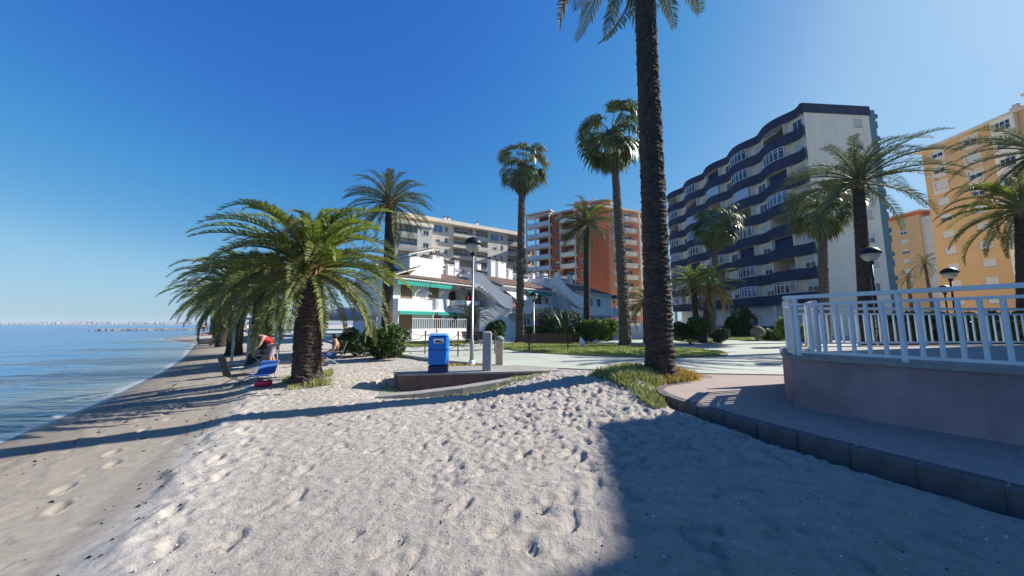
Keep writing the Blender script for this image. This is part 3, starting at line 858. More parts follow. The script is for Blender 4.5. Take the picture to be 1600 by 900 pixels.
palm('palm_tree', 'date palm with arching fronds before the pale gable wall', (DY(1354,520,17)[0], 17), (x, y, z), 'date', 3.6, 44, .30, .23, el=(-22,82), seed=53, mid=[(.5,.5)], sweep=.85)
x, y, z = DY(1622, 232, 16)
palm('palm_tree', 'dark palm with drooping fronds at the right edge, the higher of two', (x-.4, 16), (x, y, z), 'date', 3.2, 46, .30, .24, el=(-45,70), seed=57)
x, y, z = DY(1596, 318, 13.5)
palm('palm_tree', 'green palm at the right edge, the lower of two', (DY(1600,520,13.5)[0], 13.5), (x, y, z), 'canary', 2.7, 46, .22, .2, el=(-25,80), young=.2, seed=59)
x, y, z = DY(1444, 408, 62)
palm('palm_tree', 'small distant palm between the two orange buildings', (x+.6, 62), (x, y, z), 'date', 3.0, 30, .25, .2, seed=61)
x, y, z = DY(1418, 432, 58)
palm('palm_tree', 'smallest distant palm, left of the other before the far orange building', (x, 58), (x, y, z), 'date', 2.4, 26, .25, .2, seed=63)
x, y, z = DY(738, 492, 25.5)
palm('palm_tree', 'little palm with bulbous trunk in front of the white garden fence', (x, y), (x, y, z-.1), 'date', 2.0, 30, .42, .36, el=(0,80), seed=65, amp=.1)
x, y, z = DY(1010, 468, 24)
palm('palm_tree', 'dark low palm half hidden behind the thickest trunk', (x, y), (x, y, z), 'canary', 2.2, 40, .3, .28, el=(-40,80), seed=67)
x, y, z = DY(1082, 438, 25)
palm('palm_tree', 'yellow green palm of the leaning pair by the clipped bush', (x+.2, y), (x, y, z), 'canary', 2.2, 40, .24, .2, el=(-40,80), young=.5, dead=.15, seed=69)
x, y, z = DY(1112, 442, 24)
palm('palm_tree', 'orange tinted palm of the leaning pair, its trunk slanting right', (x-.9, y), (x, y, z), 'canary', 2.2, 40, .26, .22, el=(-45,80), young=.4, dead=.4, seed=71)

# ------------------------------------------------------------------ shrubs, hedges, grass
def leafcloud(n, fn, size, seed, m, name='foliage', elong=2.0):
    r = np.random.default_rng(seed)
    P = fn(n, r)
    d = r.normal(size=(n,3)); d /= np.linalg.norm(d, axis=1)[:,None]
    e = np.cross(d, r.normal(size=(n,3))); e /= np.linalg.norm(e, axis=1)[:,None]
    s = size*r.uniform(.6,1.3,(n,1))
    V = np.stack([P-d*s*elong*.5, P+e*s*.35, P+d*s*elong*.5, P-e*s*.35], 1).reshape(-1,3)
    F = np.arange(4*n).reshape(n,4)
    return npmesh(name, V, F, m)
def blob_fn(rx, ry, h, lumps=9, seed=0, fill=.35, flat=0):
    q = np.random.default_rng(seed+100)
    C = np.stack([q.uniform(-1,1,lumps)*rx*.6, q.uniform(-1,1,lumps)*ry*.6, q.uniform(.25,.75,lumps)*h], 1)
    S = q.uniform(.3,.55,lumps)
    def fn(n, r):
        k = r.integers(0, lumps, n)
        d = r.normal(size=(n,3)); d /= np.linalg.norm(d, axis=1)[:,None]
        rad = (1-fill*r.random(n)**1.5)[:,None]
        p = C[k]+d*rad*S[k][:,None]*np.array([rx, ry, h*.62])
        p[:,2] = np.clip(p[:,2], .02, None)
        return p
    return fn
def shrub(label, x, y, rx, ry, h, m, n=3500, size=.07, seed=1, name='shrub', cat='shrub', trunk=0, z=None, elong=2.0, lumps=9):
    z0 = zground(x, y) if z is None else z
    t = thing(name, label, cat, (x, y, z0-.02))
    me = leafcloud(n, blob_fn(rx, ry, h-trunk, lumps, seed), size, seed, m, 'foliage', elong)
    put('foliage', me, t, (0,0,trunk))
    mb = MB(); rd = random.Random(seed)
    for i in range(6):
        a = rd.uniform(0,2*PI)
        mb.tube([(0.03*i,0,-.05),(rx*.15*math.cos(a), ry*.15*math.sin(a), trunk*.8+.1*h),(rx*.5*math.cos(a), ry*.5*math.sin(a), trunk+.5*(h-trunk))], [.04+.05*trunk,.03+.03*trunk,.012], 6)
    mb.build('stem', M_BARK, t)
    return t
def hedge(label, x0, y0, x1, y1, w, h, m, n, size, seed):
    L_ = math.hypot(x1-x0, y1-y0); ang = math.atan2(y1-y0, x1-x0)
    def fn(n, r):
        a = r.random(n)*L_; face = r.integers(0,4,n)
        b = np.where(face == 0, -w/2, np.where(face == 1, w/2, r.uniform(-w/2,w/2,n)))+r.normal(0,.05,n)
        c = np.where(face >= 2, h, r.random(n)*h)+r.normal(0,.06,n)+.12*np.sin(a*2.1)*np.sin(a*.7)
        return np.stack([a, b, np.clip(c,.02,None)], 1)
    t = thing('hedge', label, 'hedge', (x0, y0, zground(x0,y0)), ang)
    put('foliage', leafcloud(n, fn, size, seed, m), t)
    mb = MB(); mb.box(.1, L_-.1, -w*.36, w*.36, 0, h*.86); mb.build('branch_core', M_BARK, t)
    return t
gx = lambda u, y: (u-800)/FPX*y
shrub('leafy bush at the foot of the slender palm, left of the chain posts', gx(600,14.5), 14.5, 1.15, .9, 1.6, M_LEAF, 5200, .085, 2)
shrub('dark bush under the beach palm canopy by the grey tent', gx(560,16), 16, 1.2, .9, 1.5, M_LEAF, 4200, .085, 3)
shrub('rounded dark green bush behind the concrete bollard', gx(775,25), 25, .95, .9, 1.75, M_LEAF, 4200, .10, 4)
shrub('dark green bushes right of the tall fan palm trunk', gx(845,25), 25.5, 1.1, .8, 1.2, M_LEAF, 3800, .10, 5)
shrub('grey green olive tree before the shaded white house', gx(868,26.5), 26.5, 1.8, 1.4, 2.9, M_LEAFG, 6500, .085, 6, 'olive_tree', 'tree', trunk=.9)
shrub('bright green bush in sun behind the lawn', gx(922,25), 25, 1.3, .9, 1.75, M_LEAFL, 5200, .10, 7)
shrub('bright green bush touching the fan palm on its left', gx(948,25.5), 25.8, 1.0, .9, 1.9, M_LEAFL, 4600, .10, 8)
shrub('low bushy plant near the white sack on the lawn', gx(898,24), 24.2, .9, .7, .9, M_LEAFG, 2600, .09, 9)
shrub('large dark green rounded bush right of the thickest trunk', gx(1077,22), 22, 1.25, 1.1, 1.95, M_LEAF, 6000, .10, 10)
shrub('spiky leaved plant beside the rounded bush', gx(1122,23.5), 23.5, .6, .5, 1.1, M_LEAFG, 1500, .12, 11, elong=3.5)
shrub('dark shrub beside the stone ball at the building entrance', gx(1207,27), 27, .9, .7, 1.0, M_LEAF, 2600, .09, 12)
shrub('rusty leaved shrub under the arcade near the railing corner', gx(1232,27.5), 27.8, .9, .7, 1.4, mat('rust_leaf', (.30,.12,.07), var=.3, trans=.2), 2400, .09, 13)
shrub('dark shrub in shade by the far end of the arcade', gx(1150,36), 36, 2.0, 1.2, 3.4, M_LEAF, 5000, .14, 14)
hedge('long dark hedge behind the terrace railing', 15.5, 13.5, 30, 13.8, 1.2, 1.62, M_LEAF, 26000, .10, 21)
shrub('tall sunlit shrub seen through the left part of the railing', gx(1335,16), 19.5, 1.3, .8, 2.0, M_LEAFL, 4500, .10, 22)
shrub('yellow green shrub forming the sunlit top of the hedge', 18.5, 14.9, 1.8, .6, 2.0, M_LEAFL, 4500, .09, 23)  # paler leaves put the sunlight into the hedge's top
shrub('green shrub forming the sunlit top at the right end of the hedge', 22.8, 14.9, 1.6, .6, 2.05, M_LEAFL, 4500, .09, 24)
hedge('low dark hedge before the shaded house garden wall', gx(820,27.5), 27.5, gx(900,28.5), 28.5, .8, 1.0, M_LEAF, 7000, .10, 25)
hedge('dark planting strip along the foot of the navy balcony building', 19, 36, 31.5, 39.5, 1.0, .9, M_LEAF, 9000, .12, 26)

def agave(label, x, y, h, n, seed):
    t = thing('agave', label, 'plant', (x, y, zground(x,y)))
    rd = random.Random(seed); mb0 = MB()
    P = [Vector((0,0,0)), Vector((.12,0,.35)), Vector((.27,0,.7)), Vector((.5,0,1.0))]
    W = [.045,.06,.045,.004]
    vs = []
    for p, w in zip(P, W): vs += [p+Vector((0,-w,.012)), p, p+Vector((0,w,.012))]
    fs = []
    for i in range(3):
        for k in range(2): fs.append((i*3+k, i*3+k+1, i*3+k+4, i*3+k+3))
    mb0.add(vs, fs); me = mb0.mesh('leaf', M_AGAVE)
    for i in range(n):
        a = i*2.4; tilt = R(-25+85*(i/n))
        s = h*rd.uniform(.85,1.1)
        put('leaf', me, t, M=Matrix.Rotation(a,4,'Z') @ Matrix.Rotation(tilt-.15,4,'Y') @ Matrix.Diagonal((s,s,s,1)))
agave('large spiky agave behind the iron bench', gx(883,24.5), 24.6, 2.1, 60, 1)
agave('spiky agave just right of the large agave', gx(905,25), 25.2, 1.8, 46, 2)
agave('agave rosette left of the leaning fan palm trunk', gx(955,27), 27.5, 1.6, 40, 3)

def blades(polys, n, h, m, name, label, seed, z=None, dens=None, w=.012):
    r = np.random.default_rng(seed); pts = []
    xs_ = [p[0] for p in polys]; ys_ = [p[1] for p in polys]
    while len(pts) < n:
        k = n*2
        a = r.uniform(min(xs_), max(xs_), k); b = r.uniform(min(ys_), max(ys_), k)
        ok = inside(polys, a, b) & (vnoise(a, b, .35, seed+50)+.5 > r.random(k)*.85)
        pts += list(zip(a[ok], b[ok]))
    P = np.array(pts[:n])
    if z is None:
        i = np.clip(np.searchsorted(xs, P[:,0]),1,nx-1); j = np.clip(np.searchsorted(ys, P[:,1]),1,ny-1); zz = Z[i,j]
    else: zz = np.full(n, z)
    B = np.column_stack([P, zz-.01])
    az = r.uniform(0,2*PI,n); hh = h*r.uniform(.35,1.15,n)*(.5+.9*(vnoise(P[:,0],P[:,1],.45,seed+9)+.5))
    lean = r.uniform(.1,.8,n)*hh
    az2 = r.uniform(0,2*PI,n)
    side = np.column_stack([np.cos(az), np.sin(az), np.zeros(n)])*w
    mid = B+np.column_stack([np.cos(az2)*lean*.35, np.sin(az2)*lean*.35, hh*.6])
    tip = B+np.column_stack([np.cos(az2)*lean, np.sin(az2)*lean, hh])
    V = np.stack([B-side, B+side, mid+side*.8, mid-side*.8, tip], 1).reshape(-1,3)
    base = np.arange(n)*5
    F1 = np.stack([base, base+1, base+2, base+3], 1); F2 = np.stack([base+3, base+2, base+4, base+4], 1)
    me = bpy.data.meshes.new(name)
    F3 = F2[:,:3]
    me.from_pydata(V.tolist(), [], F1.tolist()+F3.tolist()); me.materials.append(m)
    return tag(put(name, me), label, 'grass', kind='stuff')
MOUND = [G(920,592,.62), G(960,575,.8), G(1010,570,.8), G(1075,577,.66), G(1112,588,.60), G(1075,596,.60), G(1042,604,.6), G(1040,640,.5), G(1020,648,.42), G(985,618,.5)]
blades(MOUND, 7000, .17, M_GRASS, 'grass', 'green grass on the mound round the thickest palm trunk', 1)
blades([G(1025,572,.8), G(1080,577,.66), G(1115,588,.60), G(1070,598,.60), G(1030,600,.62)], 3500, .20, M_DRY, 'dry_grass', 'dry orange grass right of the thickest palm trunk', 2)
blades([G(440,588,.5), G(520,575,.5), G(520,600,.45), G(450,605,.45)], 1800, .14, M_GRASS, 'grass', 'grass tufts at the foot of the broad beach palm', 3)
blades([G(693,553,.6), G(752,556,.6), G(752,574,.62), G(690,571,.62)], 2600, .13, M_DRY, 'dry_grass', 'dry grass between the blue bin and the lamp foot', 4)
blades([G(600,600,.3), G(640,612,.3), G(690,618,.35), G(640,628,.3), G(590,612,.3)], 500, .09, M_GRASS, 'grass', 'sparse weeds at the foot of the ramp edging', 5)
blades([G(690,618,.36), G(860,590,.5), G(860,596,.5), G(690,626,.36)], 700, .08, M_GRASS, 'grass', 'weeds along the pale ramp edging', 6)

def smooth_poly(pts, it=2):
    for _ in range(it):
        q = []
        for i in range(len(pts)):
            a = pts[i]; b = pts[(i+1) % len(pts)]
            q += [(a[0]*.75+b[0]*.25, a[1]*.75+b[1]*.25), (a[0]*.25+b[0]*.75, a[1]*.25+b[1]*.75)]
        pts = q
    return pts
def lawn(pts, label, seed, n=5000):
    p = smooth_poly(pts)
    c = (sum(a for a, _ in p)/len(p), sum(b for _, b in p)/len(p))
    o = MB().prism([((x-c[0])*1.0+c[0], (y-c[1])*1.0+c[1]) for x, y in p], ZP-.02, ZP+.03).build('lawn_soil', M_SOIL); struct(o, label+' (soil edge)')
    o['label'] = 'earth edge of ' + label
    q = [((x-c[0])*.985+c[0], (y-c[1])*.95+c[1]) for x, y in p]
    struct(MB().prism(q, ZP-.02, ZP+.06).build('lawn', M_LAWN), label)
    blades(q, n, .07, M_GRASS, 'grass', 'short grass of ' + label, seed, z=ZP+.06, w=.02)
lawn([G(770,537,ZP), G(790,548,ZP), G(900,556,ZP), G(1060,560,ZP), G(1150,556,ZP), G(1120,548,ZP), G(1000,541,ZP), G(880,536,ZP)], 'curved lawn behind the bench', 11, 26000)
lawn([G(1040,531,ZP), G(1110,538,ZP), G(1140,533,ZP), G(1080,529,ZP)], 'lawn under the rounded bush', 12, 5000)
lawn([G(1120,527,ZP), G(1120,531,ZP), G(1235,534,ZP), G(1300,533,ZP), G(1290,527,ZP)], 'lawn at the building entrance', 13, 7000)
lawn([G(600,536,ZP), G(620,543,ZP), G(700,541,ZP), G(760,536,ZP), G(740,532,ZP)], 'lawn before the white houses', 14, 7000)

# ------------------------------------------------------------------ building kit (facade frame: x along the wall, -y outward, z up)
def FR(x, y, ang=0, z=0): return Matrix.Translation((x, y, z)) @ Matrix.Rotation(ang, 4, 'Z')
def wallgrid(mb, x0, x1, z0, z1, holes, depth=.16, y=0):
    """front wall sheet with real openings and reveals; holes = (x0,x1,z0,z1)"""
    xs_ = sorted({x0, x1, *[min(max(h[0],x0),x1) for h in holes], *[min(max(h[1],x0),x1) for h in holes]})
    zs_ = sorted({z0, z1, *[min(max(h[2],z0),z1) for h in holes], *[min(max(h[3],z0),z1) for h in holes]})
    for i in range(len(xs_)-1):
        run = None
        for j in range(len(zs_)-1):
            cx = (xs_[i]+xs_[i+1])/2; cz = (zs_[j]+zs_[j+1])/2
            if any(h[0] < cx < h[1] and h[2] < cz < h[3] for h in holes): continue
            a, b, c, d = xs_[i], xs_[i+1], zs_[j], zs_[j+1]
            mb.add([(a,y,c),(b,y,c),(b,y,d),(a,y,d)], [(0,1,2,3)])
    for h in holes:
        a, b, c, d = h[:4]; q = h[4] if len(h) > 4 else depth
        mb.add([(a,y,c),(b,y,c),(b,y,d),(a,y,d),(a,y+q,c),(b,y+q,c),(b,y+q,d),(a,y+q,d)],
               [(0,4,5,1),(1,5,6,2),(2,6,7,3),(3,7,4,0)] + ([(4,7,6,5)] if len(h) > 4 else []))
WM = {}
def window(parent, M, w, h, style='plain', frame=None, sill=True, nx_=2, nz_=1, drop=None):
    """origin: middle of the bottom of the opening, at the outer wall face"""
    key = (round(w,2), round(h,2), style, nx_, nz_, frame.name if frame else '', sill, drop)
    if key not in WM:
        fr_ = frame or M_FRAME; L_ = []
        f = MB(); t = .055 if w < 2 else .07; y0, y1 = .06, .12
        f.box(-w/2, -w/2+t, y0, y1, 0, h); f.box(w/2-t, w/2, y0, y1, 0, h)
        f.box(-w/2+t, w/2-t, y0+.002, y1, 0, t); f.box(-w/2+t, w/2-t, y0+.002, y1, h-t, h)
        for i in range(1, nx_): x = -w/2+w*i/nx_; f.box(x-t*.5, x+t*.5, y0+.004, y1, t, h-t)
        for j in range(1, nz_): z = h*j/nz_; f.box(-w/2+t, w/2-t, y0+.006, y1-.01, z-t*.35, z+t*.35)
        L_.append(('window', f.mesh('window', fr_)))
        g = MB(); g.box(-w/2+.03, w/2-.03, .10, .115, .03, h-.03); L_.append(('pane', g.mesh('pane', M_BGLASS if style == 'blue' else M_GLASS)))
        if sill:
            s_ = MB(); s_.box(-w/2-.06, w/2+.06, -.06, .10, -.07, -.003); L_.append(('sill', s_.mesh('sill', M_CONC)))
        if style in ('blind', 'half', 'wood', 'cover'):
            lo = {'blind': .02, 'half': h*.5, 'wood': .02, 'cover': h*.25}[style] if drop is None else h*(1-drop)
            b = MB(); k = max(4, int((h-lo)/.12)); 
            for i in range(k):
                za = lo+(h-lo)*i/k; zb = lo+(h-lo)*(i+1)/k
                b.add([(-w/2+.02,.03,za),(w/2-.02,.03,za),(w/2-.02,.052,zb),(-w/2+.02,.052,zb)], [(0,1,2,3)])
                b.add([(-w/2+.02,.052,zb),(w/2-.02,.052,zb),(w/2-.02,.03,zb),(-w/2+.02,.03,zb)], [(0,1,2,3)])
            L_.append(('shutter', b.mesh('shutter', M_WOOD if style == 'wood' else M_BLIND)))
        WM[key] = L_
    root = None
    for nm, me in WM[key]:
        if root is None: root = put(nm, me, parent, M=M)
        else: put(nm, me, root)
    return root
def awning(parent, M, w, out, drop, m, h=.25):
    key = ('aw', round(w,2), out, drop, m.name)
    if key not in WM:
        a = MB(); n = 6
        a.add([(-w/2,0,0),(w/2,0,0),(w/2,-out,-drop),(-w/2,-out,-drop),(-w/2,0,-.03),(w/2,0,-.03),(w/2,-out,-drop-.03),(-w/2,-out,-drop-.03)],
              [(0,3,2,1),(4,5,6,7),(0,1,5,4),(1,2,6,5),(3,0,4,7)])
        for i in range(int(w/.3)):
            x0 = -w/2+w*i/int(w/.3); x1 = x0+w/int(w/.3)-.02
            a.add([(x0,-out,-drop),(x1,-out,-drop),(x1,-out-.01,-drop-h),(x0,-out-.01,-drop-h)], [(0,1,2,3)])
        WM[key] = a.mesh('awning', m)
    return put('awning', WM[key], parent, M=M)
def tile_roof(parent, M, w, run, z0, z1, pitch=.26, over=.35, teeth=True, m=None, name='roof'):
    """single slope of rounded tile courses from the eave (front) up to the ridge"""
    mb = MB(); n = int(w/pitch); rows = max(3, int(run/.42))
    vs = []; fs = []; k = 4
    cols_ = n*k+1
    for r in range(rows+1):
        for half in (0, 1):
            if r == rows and half: break
            f = (r+(.999 if half else 0))/rows
            y = -over+(run+over)*min(f,1); z = z0+(z1-z0)*min(f,1)+(-.035 if half else .02)
            for c in range(cols_):
                x = w*c/(cols_-1); ph = (c % k)/k
                vs.append((x, y, z+.055*abs(math.sin(PI*c/k))))
    nr = len(vs)//cols_
    for r in range(nr-1):
        for c in range(cols_-1): fs.append((r*cols_+c, r*cols_+c+1, (r+1)*cols_+c+1, (r+1)*cols_+c))
    mb.add(vs, fs)
    o = put(name, mb.mesh(name, m or M_TILE, False), parent, M=M)
    u = MB(); u.add([(0,-over,z0-.05),(w,-over,z0-.05),(w,run,z1-.06),(0,run,z1-.06),(0,-over,z0-.11),(w,-over,z0-.11),(w,run,z1-.2),(0,run,z1-.2)],
                    [(0,1,2,3),(7,6,5,4),(0,4,5,1),(1,5,6,2),(2,6,7,3),(3,7,4,0)])
    put('roof_board', u.mesh('roof_board', M_WHITE), o)
    if teeth:
        t = MB()
        for i in range(n):
            x = w*(i+.5)/n; t.box(x-.05, x+.05, -over-.02, -over+.25, z0-.2, z0-.112)
        put('eave_tiles', t.mesh('eave_tiles', M_WHITE), o)
    return o
def chimney(parent, x, y, z, h, w=.7, d=.6, M=None):
    mb = MB(); mb.bevbox(-w/2, w/2, -d/2, d/2, 0, h, .03)
    c = put('chimney', mb.mesh('chimney', M_WHITE), parent, M=(M or Matrix.Identity(4)) @ Matrix.Translation((x,y,z)))
    k = MB()
    for i in (-1, 1):
        k.lathe([(.075,0),(.075,.03)], 8)
    v = MB()
    for i in range(2 if w > .6 else 1):
        px = (i-.5)*.28 if w > .6 else 0
        v.M = Matrix.Translation((px, -d/2-.012, h-.22)) @ Matrix.Rotation(R(90), 4, 'X'); v.lathe([(.075,-.015),(.075,.02)], 8)
    put('vent', v.mesh('vent', M_DWOOD), c)
    t = MB(); w2 = w/2+.09; d2 = d/2+.09
    t.add([(-w2,-d2,h+.002),(w2,-d2,h+.002),(w2,d2,h+.002),(-w2,d2,h+.002),(-w2,0,h+.28),(w2,0,h+.28)], [(0,3,2,1),(0,1,5,4),(2,3,4,5),(0,4,3),(1,2,5)])
    for i in range(5):
        x0 = -w2+2*w2*i/5; t.tube([(x0+.09,-d2-.02,h+.03),(x0+.09,0,h+.30)], .05, 5)
    put('chimney_tiles', t.mesh('chimney_tiles', M_TILE), c)
    return c

# ------------------------------------------------------------------ navy balcony building
NVL = 30.1; FH = 2.9; NF = 8; BZ = ZP
nav = thing('apartment_building', 'tall apartment building with wavy navy balcony bands and pale gable', 'building', (33.5, 68, BZ), math.atan2(-.997, .077))
G0 = 3.75                                       # height of the first band's bottom
TOPZ = G0+FH*NF+1.15                            # about 28.1
P_ = 6.02
def wave(s):
    q = ((s+1.1) % P_)/P_
    b = 0.5-0.5*math.cos(2*PI*q)
    b = b**.62
    return .3+.95*b
SS = [NVL*i/100 for i in range(101)]
def band(z0, z1, out0, thick, m, name, parent, s0=0, s1=NVL, extra=0):
    mb = MB(); pts = [s for s in SS if s0-1e-6 <= s <= s1+1e-6]
    vs = []
    for s in pts:
        w_ = wave(s)+extra
        vs += [(s, -w_, z0), (s, -w_, z1), (s, -w_+thick, z1), (s, -w_+thick, z0)]
    fs = []
    for i in range(len(pts)-1):
        a = i*4; b = a+4
        for k in range(4): fs.append((a+k, a+(k+1) % 4, b+(k+1) % 4, b+k))
    fs.append((0,3,2,1)); e = (len(pts)-1)*4; fs.append((e,e+1,e+2,e+3))
    mb.add(vs, fs); return mb.build(name, m, parent)
for k in range(NF+1):
    z = G0+k*FH
    hgt = 1.38 if k < NF else 1.15
    b = band(z, z+hgt, 0, .14, M_NAVY, 'balcony_band', nav)
    # floor slab with its pale soffit, following the wave
    sl = MB(); vs = []
    for s in SS: vs += [(s, -wave(s)+.142, z+.01), (s, 1.5, z+.01), (s, -wave(s)+.142, z+.2), (s, 1.5, z+.2)]
    fs = []
    for i in range(len(SS)-1):
        a = i*4; c = a+4
        fs += [(a,a+1,c+1,c), (a+2,c+2,c+3,a+3)]
    sl.add(vs, fs); sl.build('floor_slab', M_CREAM2, b)
# walls per storey: flush wall in the hollows, recessed loggia behind the bulges
rd = random.Random(4)
for k in range(NF):
    z0 = G0+k*FH+.2; z1 = G0+(k+1)*FH
    n = 5
    for i in range(n):
        wl = MB()
        c = P_*i + P_/2 - 1.1                     # middle of the bulge
        a0 = max(0, c-1.55); a1 = min(NVL, c+1.55)
        # recess back wall and its cheeks
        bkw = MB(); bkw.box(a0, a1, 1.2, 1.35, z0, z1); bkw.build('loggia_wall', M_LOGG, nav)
        ck = MB(); ck.box(a0-.12, a0, -wave(a0)+.2, 1.2, z0, z1); ck.build('side_wall', M_CREAM, nav)
        ck = MB(); ck.box(a1, a1+.12, -wave(a1)+.2, 1.2, z0, z1); ck.build('side_wall', M_CREAM, nav)
        kind = rd.choice(['open','open','awning','glass','glass','blue','open','dark'])
        if k == 6 and i == 4: kind = 'glass'
        if k == 7 and i == 4: kind = 'awning'
        window(nav, Matrix.Translation((c-.2, 1.14, z0+.05)), 1.9, 2.1, 'plain' if rd.random() < .6 else 'half', sill=False)
        if kind == 'glass':
            f = MB(); g = MB(); zt = z0+1.2
            pts = [a0+(a1-a0)*j/5 for j in range(6)]
            for j, s in enumerate(pts):
                y = -wave(s)+.07; f.box(s-.04, s+.04, y-.04, y+.04, zt, z1-.02)
            for j in range(5):
                s, q = pts[j], pts[j+1]; ya, yb = -wave(s)+.07, -wave(q)+.07
                for zz, hh in ((zt, .07), (z1-.42, .05), (z1-.1, .08)):
                    f.add([(s,ya-.03,zz),(q,yb-.03,zz),(q,yb+.03,zz),(s,ya+.03,zz),(s,ya-.03,zz+hh),(q,yb-.03,zz+hh),(q,yb+.03,zz+hh),(s,ya+.03,zz+hh)],
                          [(0,3,2,1),(4,5,6,7),(0,1,5,4),(2,3,7,6)])
                g.add([(s,ya+.01,zt),(q,yb+.01,zt),(q,yb+.01,z1-.05),(s,ya+.01,z1-.05),(s,ya+.03,zt),(q,yb+.03,zt),(q,yb+.03,z1-.05),(s,ya+.03,z1-.05)], [(0,1,2,3),(7,6,5,4)])
            fo = f.build('glazed_balcony_frame', M_FRAME, nav); g.build('pane', M_GLASS if rd.random() < .7 else M_BGLASS, fo)
        elif kind == 'dark':
            f = MB(); f.box(a0+.1, a1-.1, -.25, -.2, z0+1.15, z1-.06); f.build('balcony_curtain', M_BLUED, nav)
        elif kind == 'blue':
            f = MB()
            pts = [a0+(a1-a0)*j/6 for j in range(7)]
            for j in range(6):
                s, q = pts[j], pts[j+1]-.02; ya, yb = -wave(s)+.06, -wave(q)+.06
                f.add([(s,ya,z0+1.19),(q,yb,z0+1.19),(q,yb,z1-.06),(s,ya,z1-.06),(s,ya+.02,z0+1.19),(q,yb+.02,z0+1.19),(q,yb+.02,z1-.06),(s,ya+.02,z1-.06)], [(0,1,2,3),(7,6,5,4),(1,5,6,2),(4,0,3,7)])
            f.build('balcony_screen', M_PGLASS, nav)
        elif kind == 'awning':
            awning(nav, Matrix.Translation((c, -.1, z1-.08)), 2.6, 1.25, .75, M_BLIND if rd.random() < .6 else M_NAVY, .15)
        # flush wall between two bulges
        if i < n:
            w0 = a1+.12; w1 = min(NVL, c+P_-1.55-.12)
            if i == n-1: w1 = NVL
            if w1-w0 > .5:
                yy = -.12
                mid = (w0+w1)/2; hw = .62 if w1-w0 > 1.6 else .35
                wallgrid(wl, w0, w1, z0, z1, [(mid-hw, mid+hw, z0+1.22, z0+2.4)], .2, yy)
                window(nav, Matrix.Translation((mid, yy, z0+1.22)), hw*2, 1.18, rd.choice(['plain','blind','half','blind']))
        if i == 0 and a0 > .3:
            w2 = MB(); wallgrid(w2, 0, a0-.12, z0, z1, [], .2, -.12); w2.build('end_wall', M_CREAM, nav)
        if wl.v: wl.build('wall', M_CREAM, nav)
# core body, gable wall at the near end with windows, teal strip, ground floor arcade
core = MB(); core.box(.02, NVL-.3, 1.4, 8.0, 0, TOPZ-.3); core.build('core', M_CREAM, nav)
gb = MB(); GW = 8.3
gb.M = FR(NVL, 0, R(90))        # gable facade: x runs back from the near corner
holes = []
for k in range(NF+1):
    z = G0+(k-1)*FH+1.35
    if k == 0: z = 1.6
    holes.append((6.15, 7.2, z, z+1.0))
wallgrid(gb, -.35, GW, 0, TOPZ-1.05, holes, .2)
gb.M = None
gb.box(NVL-.32, NVL-.002, -.35, -.12, 0, G0); gb.box(NVL-.3, NVL-.002, 7.9, GW, 0, TOPZ-1.1)
gbo = gb.build('gable_wall', M_CREAM, nav)
for i, h in enumerate(holes):
    window(gbo, FR(NVL, 0, R(90)) @ Matrix.Translation(((h[0]+h[1])/2, 0, h[2])), 1.05, 1.0, ['blind','plain','blind','half'][i % 4])
# parapet round the roof of the gable side
pp = MB(); pp.box(NVL-.25, NVL+.12, -wave(NVL)+.16, GW+.1, TOPZ-1.15, TOPZ+.002); pp.box(.3, NVL-.26, GW-.15, GW+.1, TOPZ-1.14, TOPZ); pp.build('roof_parapet', M_NAVY, nav)
MB().box(.1, NVL-.26, -.2, GW-.16, TOPZ-.75, TOPZ-.6).build('roof_deck', M_CONC, nav)
ts = MB(); ts.box(NVL-.9, NVL-.1, GW+.101, GW+1.0, 0, TOPZ-.3)
for k in range(NF+1): ts.box(NVL-1.1, NVL-.05, GW+1.001, GW+1.3, G0+k*FH-.2, G0+k*FH+.3)
ts.build('service_strip', M_TEAL, nav)
tv = MB()
for k in range(NF): tv.box(NVL-1.6, NVL-.12, GW+1.001, GW+1.25, G0+k*FH+1.4, G0+k*FH+2.3)
tv.build('louvre_box', M_TEAL, nav)
# ground floor: columns, dark doors, pale walls
gf = MB()
for i in range(6):
    s = .3+i*(NVL-.7)/5; gf.box(s-.2, s+.2, -.5, -.1, 0, G0-.002)
gf.box(0, NVL-.34, 1.1, 1.38, 0, G0)
gf.build('arcade', M_WHITE, nav)
for s in (4, 8.5, 13.5, 19, 23.5, 27.5):
    window(nav, Matrix.Translation((s, 1.02, .02)), 1.5, 2.4, 'plain', frame=M_DWOOD, sill=False)
ant = MB()
for s in (3, 12, 25): ant.tube([(s,4,TOPZ-.6),(s,4,TOPZ+2.4)], .03, 5); ant.tube([(s-.4,4,TOPZ+2.2),(s+.4,4,TOPZ+2.2)], .015, 4)
ant.build('aerial', M_STEEL, nav)

